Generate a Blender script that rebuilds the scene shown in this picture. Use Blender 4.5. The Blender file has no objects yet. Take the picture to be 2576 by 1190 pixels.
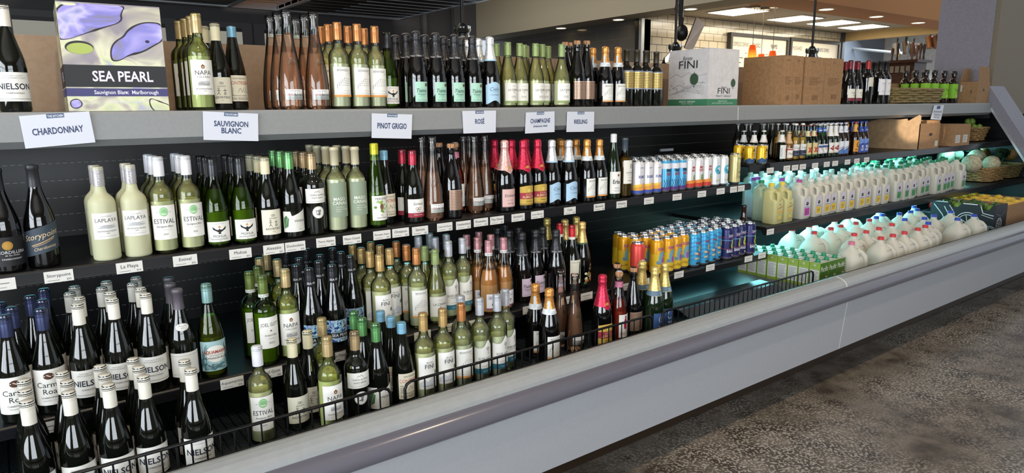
import bpy, math, random
from mathutils import Vector, Matrix
from mathutils.geometry import tessellate_polygon
random.seed(7)
PI = math.pi
SC = bpy.context.scene
COL = SC.collection
EYE = 1.48                                  # camera height; "z" below is height relative to the eye unless said otherwise

# ------------------------------------------------------------------ camera, world, lights, exposure
W, H, F = 2576.0, 1190.0, 1711.0
CAM = ((0.8004, -0.5994, -0.0089), (-0.119, -0.1444, -0.9823), (0.5875, 0.7873, -0.187))   # right, down, forward
cam = bpy.data.cameras.new('camera'); camo = bpy.data.objects.new('camera', cam); COL.objects.link(camo)
r_, d_, f_ = [Vector(v).normalized() for v in CAM]
m4 = Matrix((r_, -d_, -f_)).transposed().to_4x4(); m4.translation = (0, 0, EYE)
camo.matrix_world = m4
cam.sensor_width = 36.0; cam.lens = F / W * 36.0; cam.clip_start = 0.05
SC.camera = camo
SC.view_settings.view_transform = 'Standard'; SC.view_settings.look = 'None'
SC.view_settings.gamma = 1.0; SC.view_settings.use_curve_mapping = False
SC.view_settings.exposure = 0.0
SC.cycles.max_bounces = 8; SC.cycles.diffuse_bounces = 3; SC.cycles.glossy_bounces = 4
SC.cycles.transmission_bounces = 6; SC.cycles.transparent_max_bounces = 24
SC.cycles.caustics_reflective = False; SC.cycles.caustics_refractive = False

wd = bpy.data.worlds.new('world'); SC.world = wd; wd.use_nodes = True
bg = wd.node_tree.nodes['Background']; bg.inputs[0].default_value = (0.80, 0.90, 1.0, 1); bg.inputs[1].default_value = 0.85

def srgb(c):
    if isinstance(c, str):
        c = c.lstrip('#'); c = [int(c[i:i+2], 16) / 255 for i in (0, 2, 4)]
    return tuple((x / 12.92 if x <= 0.04045 else ((x + 0.055) / 1.055) ** 2.4) for x in c) + (1.0,)

def area(name, loc, rot, sx, sy, power, color):
    l = bpy.data.lights.new(name, 'AREA'); l.shape = 'RECTANGLE'; l.size = sx; l.size_y = sy
    l.energy = power; l.color = color[:3]
    o = bpy.data.objects.new(name, l); COL.objects.link(o)
    o.location = (loc[0], loc[1], loc[2] + EYE); o.rotation_euler = rot
    return o
def spot(name, loc, aim, power, color, angle=90, blend=0.6, rad=0.05):
    l = bpy.data.lights.new(name, 'SPOT'); l.energy = power; l.color = color[:3]; l.spot_size = math.radians(angle); l.spot_blend = blend
    l.shadow_soft_size = rad
    o = bpy.data.objects.new(name, l); COL.objects.link(o)
    o.location = (loc[0], loc[1], loc[2] + EYE)
    v = Vector(aim) - Vector(loc); o.rotation_euler = v.to_track_quat('-Z', 'Y').to_euler()
    return o
DAY = (0.86, 0.93, 1.0); WARM = (1.0, 0.80, 0.58); CYAN = (0.30, 0.92, 1.0)
# daylight through the shop windows: the wall at the end of the aisle, and the wall behind the camera
area('window_daylight', (-4.3, -0.6, 0.35), (0, -PI/2, 0), 2.2, 4.6, 370, DAY)
area('window_daylight', (-0.4, -5.3, 0.55), (PI/2, 0, 0), 4.6, 2.2, 300, DAY)
# lamps of the shop ceiling, over the aisle; then the cafe lamp and two added fills
for x, y, w_ in ((0.2, 0.9, 95), (2.4, 0.7, 95), (4.6, 0.7, 70), (6.6, 0.6, 18)):
    spot('ceiling_spot', (x, y, 1.95), (x + 0.2, y + 1.4, -0.6), w_, WARM, 95, 0.7, 0.035)
area('hall_fill', (3.6, 7.2, 2.5), (0, 0, 0), 4, 4, 210, (1, .92, .80))  # unseen lamp added in the hall to brighten the soffit
area('cafe_lamp', (10.2, 5.9, 1.26), (0, 0, 0), 4.0, 0.9, 75, (1, .87, .66))
area('far_room_fill', (15.4, 6.0, 1.9), (0, .5, 0), 2.4, 3.0, 330, (.88, .95, 1))  # unseen fill added to brighten the far room's white wall
# strip lamps of the refrigerated case, under its shelves
def strip(x0, x1, y, z, p, tilt=0.0): area('shelf_strip_lamp', ((x0+x1)/2, y, z), (tilt, 0, 0), x1-x0, 0.03, p, CYAN)
strip(-1.0, 1.7, 2.74, -0.515, 1.1, -.5); strip(2.55, 3.2, 2.34, -0.905, .45, -.75)
strip(3.65, 7.85, 2.66, -0.405, 15, -0.25); strip(3.65, 7.6, 2.50, -0.765, 20, -0.15)
# low sun through the end window, falling on the torn carton
spot('sun_beam', (-4.0, -0.45, 1.0), (5.62, 2.36, -0.17), 6000, (1, .86, .70), 1.6, .5, .02)

def ray(px, py):
    x, y = (px - W/2) / F, (py - H/2) / F
    return r_ * x + d_ * y + f_
def onY(px, py, Y): d = ray(px, py); return d * (Y / d.y)
def onZ(px, py, Z): d = ray(px, py); return d * (Z / d.z)
def onX(px, py, X): d = ray(px, py); return d * (X / d.x)

# ------------------------------------------------------------------ materials
MATS = {}
def nodes_of(m): return m.node_tree.nodes, m.node_tree.links
def mat(name, color='#808080', rough=0.5, metal=0.0, spec=0.5, emit=None, es=0.0, coat=0.0, trans=0.0, sss=0.0):
    if name in MATS: return MATS[name]
    m = bpy.data.materials.new(name); m.use_nodes = True
    b = m.node_tree.nodes['Principled BSDF']
    b.inputs['Base Color'].default_value = srgb(color); b.inputs['Roughness'].default_value = rough
    b.inputs['Metallic'].default_value = metal; b.inputs['Specular IOR Level'].default_value = spec
    b.inputs['Coat Weight'].default_value = coat; b.inputs['Transmission Weight'].default_value = trans
    if sss: b.inputs['Subsurface Weight'].default_value = sss; b.inputs['Subsurface Radius'].default_value = (.02, .02, .02)
    if emit: b.inputs['Emission Color'].default_value = srgb(emit); b.inputs['Emission Strength'].default_value = es
    m.diffuse_color = srgb(color); MATS[name] = m; return m
def paint(hexc, rough=0.55):
    return mat('ink_' + hexc.lstrip('#'), hexc, rough)
def speckle(name, c1, c2, scale, lo=0.4, hi=0.6, rough=0.6, bump=0.0, metal=0.0, detail=3, stretch=None, coat=0.0):
    """two colours mixed by noise"""
    if name in MATS: return MATS[name]
    m = mat(name, c1, rough, metal, coat=coat); n, l = nodes_of(m); b = n['Principled BSDF']
    tc = n.new('ShaderNodeTexCoord'); mp = n.new('ShaderNodeMapping'); ns = n.new('ShaderNodeTexNoise'); cr = n.new('ShaderNodeValToRGB')
    l.new(tc.outputs['Object'], mp.inputs[0]); l.new(mp.outputs[0], ns.inputs['Vector'])
    if stretch: mp.inputs['Scale'].default_value = stretch
    ns.inputs['Scale'].default_value = scale; ns.inputs['Detail'].default_value = detail
    e = cr.color_ramp.elements; e[0].position = lo; e[1].position = hi; e[0].color = srgb(c1); e[1].color = srgb(c2)
    l.new(ns.outputs['Fac'], cr.inputs[0]); l.new(cr.outputs[0], b.inputs['Base Color'])
    if bump:
        bp = n.new('ShaderNodeBump'); bp.inputs['Strength'].default_value = bump; bp.inputs['Distance'].default_value = 0.002
        l.new(ns.outputs['Fac'], bp.inputs['Height']); l.new(bp.outputs[0], b.inputs['Normal'])
    return m
def clear(name, tint='#f2f8f4', rough=0.02, ior=1.5, body=None, fac=0.0, boost=1.0):
    """thin glass: tinted see-through plus mirror reflection; body/fac mixes in a scattering liquid colour"""
    if name in MATS: return MATS[name]
    m = bpy.data.materials.new(name); m.use_nodes = True; n, l = nodes_of(m)
    n.remove(n['Principled BSDF']); out = n['Material Output']
    tr = n.new('ShaderNodeBsdfTransparent'); tr.inputs[0].default_value = srgb(tint)
    gl = n.new('ShaderNodeBsdfGlossy'); gl.inputs['Roughness'].default_value = rough
    fr = n.new('ShaderNodeFresnel'); fr.inputs[0].default_value = ior
    mx = n.new('ShaderNodeMixShader'); base = tr.outputs[0]
    if body:
        df = n.new('ShaderNodeBsdfDiffuse'); df.inputs[0].default_value = srgb(body)
        tl = n.new('ShaderNodeBsdfTranslucent'); tl.inputs[0].default_value = srgb(body)
        a = n.new('ShaderNodeMixShader'); a.inputs[0].default_value = 0.08
        l.new(df.outputs[0], a.inputs[1]); l.new(tl.outputs[0], a.inputs[2])
        b2 = n.new('ShaderNodeMixShader'); b2.inputs[0].default_value = fac
        l.new(tr.outputs[0], b2.inputs[1]); l.new(a.outputs[0], b2.inputs[2]); base = b2.outputs[0]
    l.new(fr.outputs[0], mx.inputs[0]); l.new(base, mx.inputs[1]); l.new(gl.outputs[0], mx.inputs[2]); l.new(mx.outputs[0], out.inputs[0])
    MATS[name] = m; return m

# ------------------------------------------------------------------ mesh building
class MB:
    def __init__(s): s.v = []; s.f = []; s.m = []; s.s = []; s.mats = []
    def slot(s, m):
        if m not in s.mats: s.mats.append(m)
        return s.mats.index(m)
    def add(s, vs, fs, m, smooth=False):
        o = len(s.v); k = s.slot(m); s.v.extend(vs)
        for f in fs: s.f.append(tuple(i + o for i in f)); s.m.append(k); s.s.append(smooth)
    def box(s, x0, x1, y0, y1, z0, z1, m, bev=0.0):
        if bev:
            return s.prism([(x0+bev, z0), (x1-bev, z0), (x1, z0+bev), (x1, z1-bev), (x1-bev, z1), (x0+bev, z1), (x0, z1-bev), (x0, z0+bev)], y0, y1, m, 'xz')
        v = [(x0,y0,z0),(x1,y0,z0),(x1,y1,z0),(x0,y1,z0),(x0,y0,z1),(x1,y0,z1),(x1,y1,z1),(x0,y1,z1)]
        s.add(v, [(0,3,2,1),(4,5,6,7),(0,1,5,4),(1,2,6,5),(2,3,7,6),(3,0,4,7)], m)
    def prism(s, poly, a, b, m, plane='yz', smooth=False):
        """poly extruded along the missing axis from a to b"""
        n = len(poly)
        def P(p, t): return (t, p[0], p[1]) if plane == 'yz' else ((p[0], t, p[1]) if plane == 'xz' else (p[0], p[1], t))
        v = [P(p, a) for p in poly] + [P(p, b) for p in poly]
        s.add(v, [(i, (i+1) % n, n + (i+1) % n, n + i) for i in range(n)], m, smooth)
        tri = tessellate_polygon([[Vector((p[0], p[1], 0)) for p in poly]])
        s.add(v, [tuple(t) for t in tri] + [tuple(n + i for i in reversed(t)) for t in tri], m)
    def lathe(s, prof, m, seg=28, c=(0, 0, 0), sharp=35, a0=0.0, a1=2*PI, axis='z'):
        runs = [[prof[0]]]
        for i in range(1, len(prof)):
            runs[-1].append(prof[i])
            if i < len(prof) - 1:
                u = (prof[i][0]-prof[i-1][0], prof[i][1]-prof[i-1][1]); w = (prof[i+1][0]-prof[i][0], prof[i+1][1]-prof[i][1])
                an = abs(math.degrees(math.atan2(u[0]*w[1]-u[1]*w[0], u[0]*w[0]+u[1]*w[1])))
                if an > sharp: runs.append([prof[i]])
        full = abs(a1 - a0 - 2*PI) < 1e-6; n = seg if full else seg + 1
        for run in runs:
            v = []; f = []
            for r, z in run:
                for k in range(n):
                    a = a0 + (a1-a0) * k / seg
                    p = (r*math.sin(a), -r*math.cos(a), z)
                    if axis == 'y': p = (p[0], z, p[1])
                    if axis == 'x': p = (z, p[0], p[1])
                    v.append((c[0]+p[0], c[1]+p[1], c[2]+p[2]))
            for i in range(len(run)-1):
                for k in range(seg if full else seg):
                    k2 = (k+1) % n if full else k+1
                    f.append((i*n+k, i*n+k2, (i+1)*n+k2, (i+1)*n+k))
            s.add(v, f, m, True)
    def disc(s, r, z, m, seg=24, c=(0, 0), up=True):
        v = [(c[0]+r*math.cos(2*PI*k/seg), c[1]+r*math.sin(2*PI*k/seg), z) for k in range(seg)]
        s.add(v, [tuple(range(seg)) if up else tuple(reversed(range(seg)))], m)
    def tube(s, pts, r, m, seg=6, closed=False, caps=True, flat=1.0):
        pts = [Vector(p) for p in pts]; n = len(pts); rings = []; prev = None
        for i, p in enumerate(pts):
            t = (pts[(i+1) % n] - pts[i-1]) if (closed or 0 < i < n-1) else (pts[1]-pts[0] if i == 0 else pts[-1]-pts[-2])
            t.normalize()
            if prev is None:
                a = Vector((0, 0, 1)) if abs(t.z) < .9 else Vector((1, 0, 0)); u = t.cross(a).normalized()
            else:
                u = prev - t * prev.dot(t); u = u.normalized() if u.length > 1e-6 else t.orthogonal().normalized()
            prev = u; w = t.cross(u); rr = r[i] if isinstance(r, (list, tuple)) else r
            rings.append([tuple(p + u*(rr*math.cos(2*PI*k/seg)) + w*(rr*flat*math.sin(2*PI*k/seg))) for k in range(seg)])
        v = [q for g in rings for q in g]; f = []
        for i in range(n if closed else n-1):
            j = (i+1) % n
            for k in range(seg): f.append((i*seg+k, i*seg+(k+1) % seg, j*seg+(k+1) % seg, j*seg+k))
        s.add(v, f, m, True)
        if caps and not closed: s.add(v, [tuple(reversed(range(seg))), tuple(range((n-1)*seg, n*seg))], m)
    def loft(s, rings, m, smooth=True, cap0=True, cap1=True):
        n = len(rings[0]); v = [p for g in rings for p in g]; f = []
        for i in range(len(rings)-1):
            for k in range(n): f.append((i*n+k, i*n+(k+1) % n, (i+1)*n+(k+1) % n, (i+1)*n+k))
        s.add(v, f, m, smooth)
        if cap0: s.add(rings[0], [tuple(reversed(range(n)))], m)
        if cap1: s.add(rings[-1], [tuple(range(n))], m)
    def ball(s, c, rx, ry, rz, m, seg=14, rows=9, noise=0.0):
        v = []; f = []
        for i in range(rows+1):
            t = PI*i/rows
            for k in range(seg):
                a = 2*PI*k/seg; q = 1 + (random.uniform(-noise, noise) if 0 < i < rows else 0)
                v.append((c[0]+rx*q*math.sin(t)*math.cos(a), c[1]+ry*q*math.sin(t)*math.sin(a), c[2]-rz*math.cos(t)))
        for i in range(rows):
            for k in range(seg): f.append((i*seg+k, i*seg+(k+1) % seg, (i+1)*seg+(k+1) % seg, (i+1)*seg+k))
        s.add(v, f, m, True)
    def mesh(s, name):
        me = bpy.data.meshes.new(name); me.from_pydata(s.v, [], s.f)
        for m in s.mats: me.materials.append(m)
        me.polygons.foreach_set('material_index', s.m); me.polygons.foreach_set('use_smooth', s.s)
        me.update(); return me
    def build(s, name, parent=None, loc=None):
        o = bpy.data.objects.new(name, s.mesh(name)); COL.objects.link(o)
        if parent: o.parent = parent
        if loc: o.location = loc
        return o

def tag(o, label, cat, group=None):
    o['label'] = label; o['category'] = cat
    if group: o['group'] = group
    return o
def thing(name, label, cat, loc=(0, 0, 0), rz=0.0, group=None, scale=1.0):
    """an Empty at the thing's base; loc z is relative to the eye"""
    o = bpy.data.objects.new(name, None); COL.objects.link(o); o.empty_display_size = 0.05
    o.location = (loc[0], loc[1], loc[2] + EYE); o.rotation_euler = (0, 0, rz); o.scale = (scale,)*3
    return tag(o, label, cat, group)
def struct(name, mb, loc=(0, 0, EYE)):
    o = mb.build(name, None, loc); o['kind'] = 'structure'; return o

# ------------------------------------------------------------------ lettering and flat art, laid onto curved or flat faces
TXT = {}
def text_geo(body, bold=0.0, shear=0.0):
    k = (body, bold, shear)
    if k not in TXT:
        cu = bpy.data.curves.new('lettering', 'FONT'); cu.body = body; cu.resolution_u = 2; cu.dimensions = '2D'; cu.fill_mode = 'BOTH'
        cu.offset = bold; cu.shear = shear
        o = bpy.data.objects.new('lettering', cu); me = bpy.data.meshes.new_from_object(o)
        vs = [(v.co.x/.69, v.co.y/.69) for v in me.vertices]; fs = [tuple(p.vertices) for p in me.polygons]
        bpy.data.objects.remove(o); bpy.data.curves.remove(cu); bpy.data.meshes.remove(me)
        xs = [v[0] for v in vs] or [0]; TXT[k] = (vs, fs, min(xs), max(xs))
    return TXT[k]

def flatfaces(mb, pts, faces, M, off, m, step):
    """faces given in (u, v), cut so small along u that they follow a curved face"""
    if step > .5: return mb.add([M(a, b, off) for a, b in pts], faces, m)
    pts = list(pts); out = []; todo = []
    for f in faces:
        f = tuple(f)
        if len(f) > 4: todo += [(f[0], f[i], f[i+1]) for i in range(1, len(f)-1)]
        elif len(f) == 4: todo += [(f[0], f[1], f[2]), (f[0], f[2], f[3])]
        else: todo.append(f)
    while todo:
        f = todo.pop(); e = max(((abs(pts[f[i]][0]-pts[f[(i+1) % 3]][0]), i) for i in range(3)))
        if e[0] <= step*1.3 or len(out) > 6000: out.append(f); continue
        i = e[1]; a, b, c = f[i], f[(i+1) % 3], f[(i+2) % 3]; pts.append(((pts[a][0]+pts[b][0])/2, (pts[a][1]+pts[b][1])/2)); k = len(pts)-1; todo += [(a, k, c), (k, b, c)]
    mb.add([M(a, b, off) for a, b in pts], out, m)
def art(mb, items, M, step=0.012):
    """items in (u, v) metres; M(u, v, off) -> point. t text, r rectangle, e ellipse, g ring, p polygon, l line"""
    for n, it in enumerate(items):
        k = it[0]; off = 0.0006 + 0.00006 * min(n, 60 if step > .5 else 20)
        if k == 't':
            _, body, u, v, size, colr = it[:6]; o = it[6] if len(it) > 6 else {}
            vs, fs, x0, x1 = text_geo(body, o.get('bold', 0.0), o.get('shear', 0.0)); sx = size * o.get('xs', 1.0)
            if 'w' in o: sx = o['w'] / (x1 - x0)
            al = o.get('al', 'c'); ox = {'c': -(x0+x1)/2, 'l': -x0, 'r': -x1}[al]; rot = o.get('rot', 0)
            ca, sa = math.cos(rot), math.sin(rot)
            q = [((x+ox)*sx, y*size) for x, y in vs]
            flatfaces(mb, [(u + a*ca - b*sa, v + a*sa + b*ca) for a, b in q], fs, M, off, paint(colr), step)
        elif k == 'r':
            _, u0, v0, u1, v1, colr = it; nu = max(1, int(abs(u1-u0)/step + .99))
            vs = []; fs = []
            for i in range(nu+1):
                u = u0 + (u1-u0)*i/nu; vs += [M(u, v0, off), M(u, v1, off)]
                if i: fs.append((2*i-2, 2*i, 2*i+1, 2*i-1))
            mb.add(vs, fs, colr if not isinstance(colr, str) else paint(colr))
        elif k in 'eg':
            if k == 'e':
                _, u, v, ru, rv, colr = it; flatfaces(mb, [(u+ru*math.cos(2*PI*i/26), v+rv*math.sin(2*PI*i/26)) for i in range(26)], [tuple(range(26))], M, off, paint(colr), step); continue
            else: _, u, v, ru, q, colr = it; rv = ru; q = q / ru
            sg = 24; vs = []; fs = []
            for i in range(sg):
                a = 2*PI*i/sg; c, s_ = math.cos(a), math.sin(a)
                vs += [M(u+ru*c, v+rv*s_, off), M(u+ru*c*(q or .5), v+rv*s_*(q or .5), off)]
                j = (i+1) % sg; fs.append((2*i, 2*j, 2*j+1, 2*i+1))
            mb.add(vs, fs, paint(colr))
        elif k == 'p':
            _, pts, colr = it; tri = tessellate_polygon([[Vector((a, b, 0)) for a, b in pts]])
            fx = []
            for t in tri:
                a, b, c = [pts[i] for i in t]
                fx.append(t if (b[0]-a[0])*(c[1]-a[1])-(b[1]-a[1])*(c[0]-a[0]) > 0 else tuple(reversed(t)))
            flatfaces(mb, pts, fx, M, off, colr if not isinstance(colr, str) else paint(colr), step)
        elif k == 'l':
            _, pts, w, colr = it
            for (a, b), (c, d) in zip(pts, pts[1:]):
                L = math.hypot(c-a, d-b) or 1e-6; nx, ny = -(d-b)/L*w/2, (c-a)/L*w/2; nn = max(1, int(L/step+.5))
                vs = []; fs = []
                for i in range(nn+1):
                    t = i/nn; x, y = a+(c-a)*t, b+(d-b)*t; vs += [M(x-nx, y-ny, off), M(x+nx, y+ny, off)]
                    if i: fs.append((2*i-2, 2*i, 2*i+1, 2*i-1))
                mb.add(vs, fs, paint(colr))
def cyl(R, z0=0.0, turn=0.0):
    def M(u, v, off):
        a = u / R + turn; return ((R+off)*math.sin(a), -(R+off)*math.cos(a), z0 + v)
    return M
def lean(R0, R1, z0, z1):
    """cone face, e.g. a neck collar"""
    def M(u, v, off):
        t = v/(z1-z0); R = R0+(R1-R0)*t + off; a = u/((R0+R1)/2); return (R*math.sin(a), -R*math.cos(a), z0+v)
    return M
def flatY(x=0, y=0, z=0):                     # faces -Y
    return lambda u, v, off: (x+u, y-off, z+v)
def flatX(x=0, y=0, z=0):                     # faces -X, u runs towards -Y
    return lambda u, v, off: (x-off, y-u, z+v)
def quad(p00, p10, p01, p11, w, h, nrm):      # bilinear patch, u 0..w, v 0..h
    p00, p10, p01, p11, nrm = map(Vector, (p00, p10, p01, p11, nrm))
    def M(u, v, off):
        a, b = u/w, v/h; return tuple(p00*(1-a)*(1-b)+p10*a*(1-b)+p01*(1-a)*b+p11*a*b + nrm*off)
    return M
ORD = 'first second third fourth fifth sixth seventh eighth ninth tenth eleventh twelfth thirteenth fourteenth fifteenth sixteenth seventeenth eighteenth nineteenth twentieth twenty-first twenty-second'.split()
# ------------------------------------------------------------------ the setting: floor, walls, ceiling, cafe behind
def tiles(name, c1, c2, mortar, bw, bh, axis, rough=0.12, ms=0.004, gloss=0.5):
    if name in MATS: return MATS[name]
    m = mat(name, c1, rough); n, l = nodes_of(m); b = n['Principled BSDF']; b.inputs['Specular IOR Level'].default_value = gloss
    tc = n.new('ShaderNodeTexCoord'); sp = n.new('ShaderNodeSeparateXYZ'); cb = n.new('ShaderNodeCombineXYZ'); br = n.new('ShaderNodeTexBrick')
    l.new(tc.outputs['Object'], sp.inputs[0]); l.new(sp.outputs[axis], cb.inputs[0]); l.new(sp.outputs['Z'], cb.inputs[1]); l.new(cb.outputs[0], br.inputs['Vector'])
    br.inputs['Scale'].default_value = 1.0; br.inputs['Brick Width'].default_value = bw; br.inputs['Row Height'].default_value = bh
    br.inputs['Mortar Size'].default_value = ms; br.inputs['Color1'].default_value = srgb(c1); br.inputs['Color2'].default_value = srgb(c2); br.inputs['Mortar'].default_value = srgb(mortar)
    l.new(br.outputs[0], b.inputs['Base Color'])
    return m
floor_m = speckle('floor_concrete', '#463f37', '#776e63', 9.0, .36, .62, .30, .25, detail=12)
def floor_nodes():
    n, l = nodes_of(floor_m); b = n['Principled BSDF']; tc = n['Texture Coordinate']
    n2 = n.new('ShaderNodeTexNoise'); n2.inputs['Scale'].default_value = 85; n2.inputs['Detail'].default_value = 4
    n3 = n.new('ShaderNodeTexNoise'); n3.inputs['Scale'].default_value = 1.6; n3.inputs['Detail'].default_value = 5
    l.new(tc.outputs['Object'], n2.inputs['Vector']); l.new(tc.outputs['Object'], n3.inputs['Vector'])
    def ramp(a, z, src, ca='#000000', cz='#ffffff'):
        r = n.new('ShaderNodeValToRGB'); e = r.color_ramp.elements; e[0].position = a; e[1].position = z; e[0].color = srgb(ca); e[1].color = srgb(cz); l.new(src, r.inputs[0]); return r.outputs[0]
    spk = ramp(.515, .56, n2.outputs['Fac']); big = ramp(.38, .62, n3.outputs['Fac'])
    mu = n.new('ShaderNodeMath'); mu.operation = 'MULTIPLY'; l.new(spk, mu.inputs[0]); l.new(big, mu.inputs[1])
    mx = n.new('ShaderNodeMix'); mx.data_type = 'RGBA'; l.new(mu.outputs[0], mx.inputs['Factor'])
    cr = n['Color Ramp']; l.new(cr.outputs[0], mx.inputs['A']); mx.inputs['B'].default_value = srgb('#aba39a'); l.new(mx.outputs['Result'], b.inputs['Base Color'])
floor_nodes()
g_wall = mat('wall_paint_beige', '#9a9382', .7); d_wall = mat('wall_paint_charcoal', '#3c3b3e', .6); d_trim = mat('frame_charcoal', '#46474b', .5)
lav = speckle('column_paint_grey', '#85828c', '#8c8993', 60, rough=.6, bump=.15)
ceil_m = mat('ceiling_white', '#b5ada0', .7); orange_p = mat('bulkhead_paint_orange', '#b9793a', .65); tan_p = mat('header_paint_tan', '#c9ac78', .65)

mb = MB(); mb.box(-5, 19, -6, 11, -1.53, -1.48, floor_m); struct('floor', mb)
mb = MB(); mb.box(-5, 6.95, -6, 10.7, 2.6, 2.7, ceil_m); struct('ceiling', mb)
# window wall at the end of the aisle, and behind the camera
mb = MB()
for z0, z1 in ((-1.48, -.8), (1.5, 2.6)): mb.box(-4.75, -4.6, -6, 10.6, z0, z1, g_wall)
for y0, y1 in ((-6, -3.0), (1.8, 10.6)): mb.box(-4.75, -4.6, y0, y1, -.8, 1.5, g_wall)
struct('wall_left', mb)
mb = MB()
for z0, z1 in ((-1.48, -.6), (1.7, 2.6)): mb.box(-4.6, 10, -5.75, -5.6, z0, z1, g_wall)
for x0, x1 in ((-4.6, -2.7), (1.9, 10)): mb.box(x0, x1, -5.75, -5.6, -.6, 1.7, g_wall)
struct('wall_front', mb)
mb = MB()
for y in (-2.98, -1.4, .1, 1.72): mb.box(-4.25, -4.18, y-.04, y+.04, -.8, 1.5, d_trim)
for z in (-.78, .75, 1.48): mb.box(-4.25, -4.18, -3, 1.8, z-.03, z+.03, d_trim)
struct('window_1', mb)
mb = MB()
for x in (-2.68, -1.2, .4, 1.88): mb.box(x-.04, x+.04, -5.25, -5.18, -.6, 1.7, d_trim)
for z in (-.58, .9, 1.68): mb.box(-2.7, 1.9, -5.25, -5.18, z-.03, z+.03, d_trim)
struct('window_2', mb)
# rear wall of the hall with clerestory windows
mb = MB(); mb.box(-5, 6.95, 10.5, 10.6, -1.48, 2.6, d_wall); struct('wall_back', mb)
blind = mat('blind_fabric', '#c9c6b8', .8, emit='#c9c6b8', es=.25); silver_line = mat('frame_line', '#1d1d20', .5)  # glow put into the blind fabric stands in for daylight
for i, x in enumerate((-1.86, -.86, .14, 1.14, 2.14, 3.14)):
    mb = MB(); mb.box(x+.01, x+.99, 10.44, 10.50, .86, 1.22, d_trim); mb.box(x-.008, x+.008, 10.432, 10.44, .86, 1.22, silver_line)
    struct('window_%d' % (i+3), mb)
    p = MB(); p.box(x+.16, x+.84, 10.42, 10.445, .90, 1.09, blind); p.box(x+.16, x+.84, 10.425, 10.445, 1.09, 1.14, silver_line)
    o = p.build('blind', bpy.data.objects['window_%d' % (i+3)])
mb = MB(); mb.box(4.3, 6.94, 10.40, 10.5, -1.4, .78, mat('door_black', '#232326', .45)); mb.box(5.9, 5.97, 10.33, 10.40, -1.4, 2.4, d_trim); mb.box(6.5, 6.94, 10.30, 10.40, -1.4, 2.4, d_trim); struct('trim_1', mb)
# slatted canopy under the hall ceiling
wood_d = speckle('slat_wood_dark', '#171310', '#241d18', 6, stretch=(.6, 8, 8), rough=.45); alu = mat('brushed_aluminium', '#b9bcc0', .35, .7)
can = thing('slatted_canopy', 'dark slatted ceiling canopy hung over the far end of the hall', 'ceiling canopy', (0, 0, 0))
mb = MB()
for i in range(17):
    y = 5.9 + i * .27; segs = ((.6, 2.8), (3.45, 5.4)) if i >= 12 else ((.6, 5.4),)
    for a, b in segs: mb.box(a, b, y, y+.225, 1.42, 1.46, wood_d)
mb.build('slats', can)
mb = MB(); mb.box(.6, 5.45, 10.25, 10.33, 1.40, 1.50, alu); mb.box(5.40, 5.45, 5.9, 10.25, 1.40, 1.50, alu)
for x in (2.75, 3.45): mb.box(x, x+.06, 9.1, 10.25, 1.40, 1.50, alu)
for i in range(7, 16): mb.box(4.2, 5.4, 5.9+i*.27+.236, 5.9+i*.27+.254, 1.412, 1.43, alu)  # pale bars added in the gaps, standing for light between the slats
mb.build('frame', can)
mb = MB(); mb.box(2.6, 3.6, 9.0, 10.25, 1.51, 1.53, mat('wood_warm_lit', '#a8672a', .4, emit='#b9742e', es=.5))  # glow put into the wood stands in for warm light on it
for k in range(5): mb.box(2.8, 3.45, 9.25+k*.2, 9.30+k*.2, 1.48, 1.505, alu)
mb.build('lit_wood_panel', can)
for x in (1.2, 5.0): 
    mb = MB(); mb.tube([(x, 8, 1.46), (x, 8, 2.6)], .01, d_trim); mb.build('hanger', can)
# soffit around the cafe
mb = MB(); mb.box(6.95, 7.42, 4.6, 10.6, 1.2, 2.7, g_wall); struct('wall_soffit_left', mb)
mb = MB(); mb.box(7.42, 15, 4.6, 5.16, 1.2, 2.7, orange_p); struct('wall_soffit_front', mb)
mb = MB(); mb.box(7.42, 12.95, 5.16, 6.95, 1.305, 1.4, ceil_m); struct('ceiling_cafe', mb)
mb = MB(); mb.box(7.42, 7.6, 6.85, 10.6, -1.48, 1.2, tiles('tile_dark', '#55524e', '#5a5753', '#67645f', .33, .16, 'Y', .12)); struct('wall_cafe_side', mb)
mb = MB(); mb.box(7.36, 7.42, 6.80, 6.85, -1.48, 1.2, alu); mb.box(7.36, 7.42, 6.86, 6.92, -1.48, 1.2, mat('black_edge', '#161616', .4)); struct('trim_2', mb)
white_t = tiles('tile_white', '#d8ccb2', '#cdc2aa', '#4b4339', .215, .108, 'X', .10, .0045)
mb = MB(); mb.box(7.43, 12.88, 6.85, 6.95, -1.48, 1.31, white_t); struct('wall_cafe_back', mb)
mb = MB(); mb.box(12.88, 13.0, 5.0, 6.95, 1.155, 1.31, tan_p); struct('wall_cafe_header', mb)
mb = MB(); mb.box(12.80, 12.88, 6.80, 6.85, -1.48, 1.31, d_trim); struct('trim_3', mb)
# far room seen past the cafe
blueg = mat('far_wall_bluegrey', '#7d8794', .7); farw = speckle('far_wall_white', '#d9ddd8', '#e4e7e2', 12, rough=.8)
yb = 17.5 / (onY(2222, 150, 1).x)
mb = MB(); mb.box(12.95, 17.6, yb, yb+.1, -1.48, 2.2, blueg); struct('wall_far_back', mb)
mb = MB(); mb.box(17.5, 17.6, 4.2, yb, -1.48, 2.2, farw); mb.box(17.46, 17.5, 4.2, yb, .36, .40, mat('rail_grey', '#9a9c9a', .6)); struct('wall_far_right', mb)
mb = MB(); mb.box(12.9, 17.6, 3.2, yb, 2.1, 2.2, mat('far_ceiling', '#8d97a0', .7)); struct('ceiling_far', mb)
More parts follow.
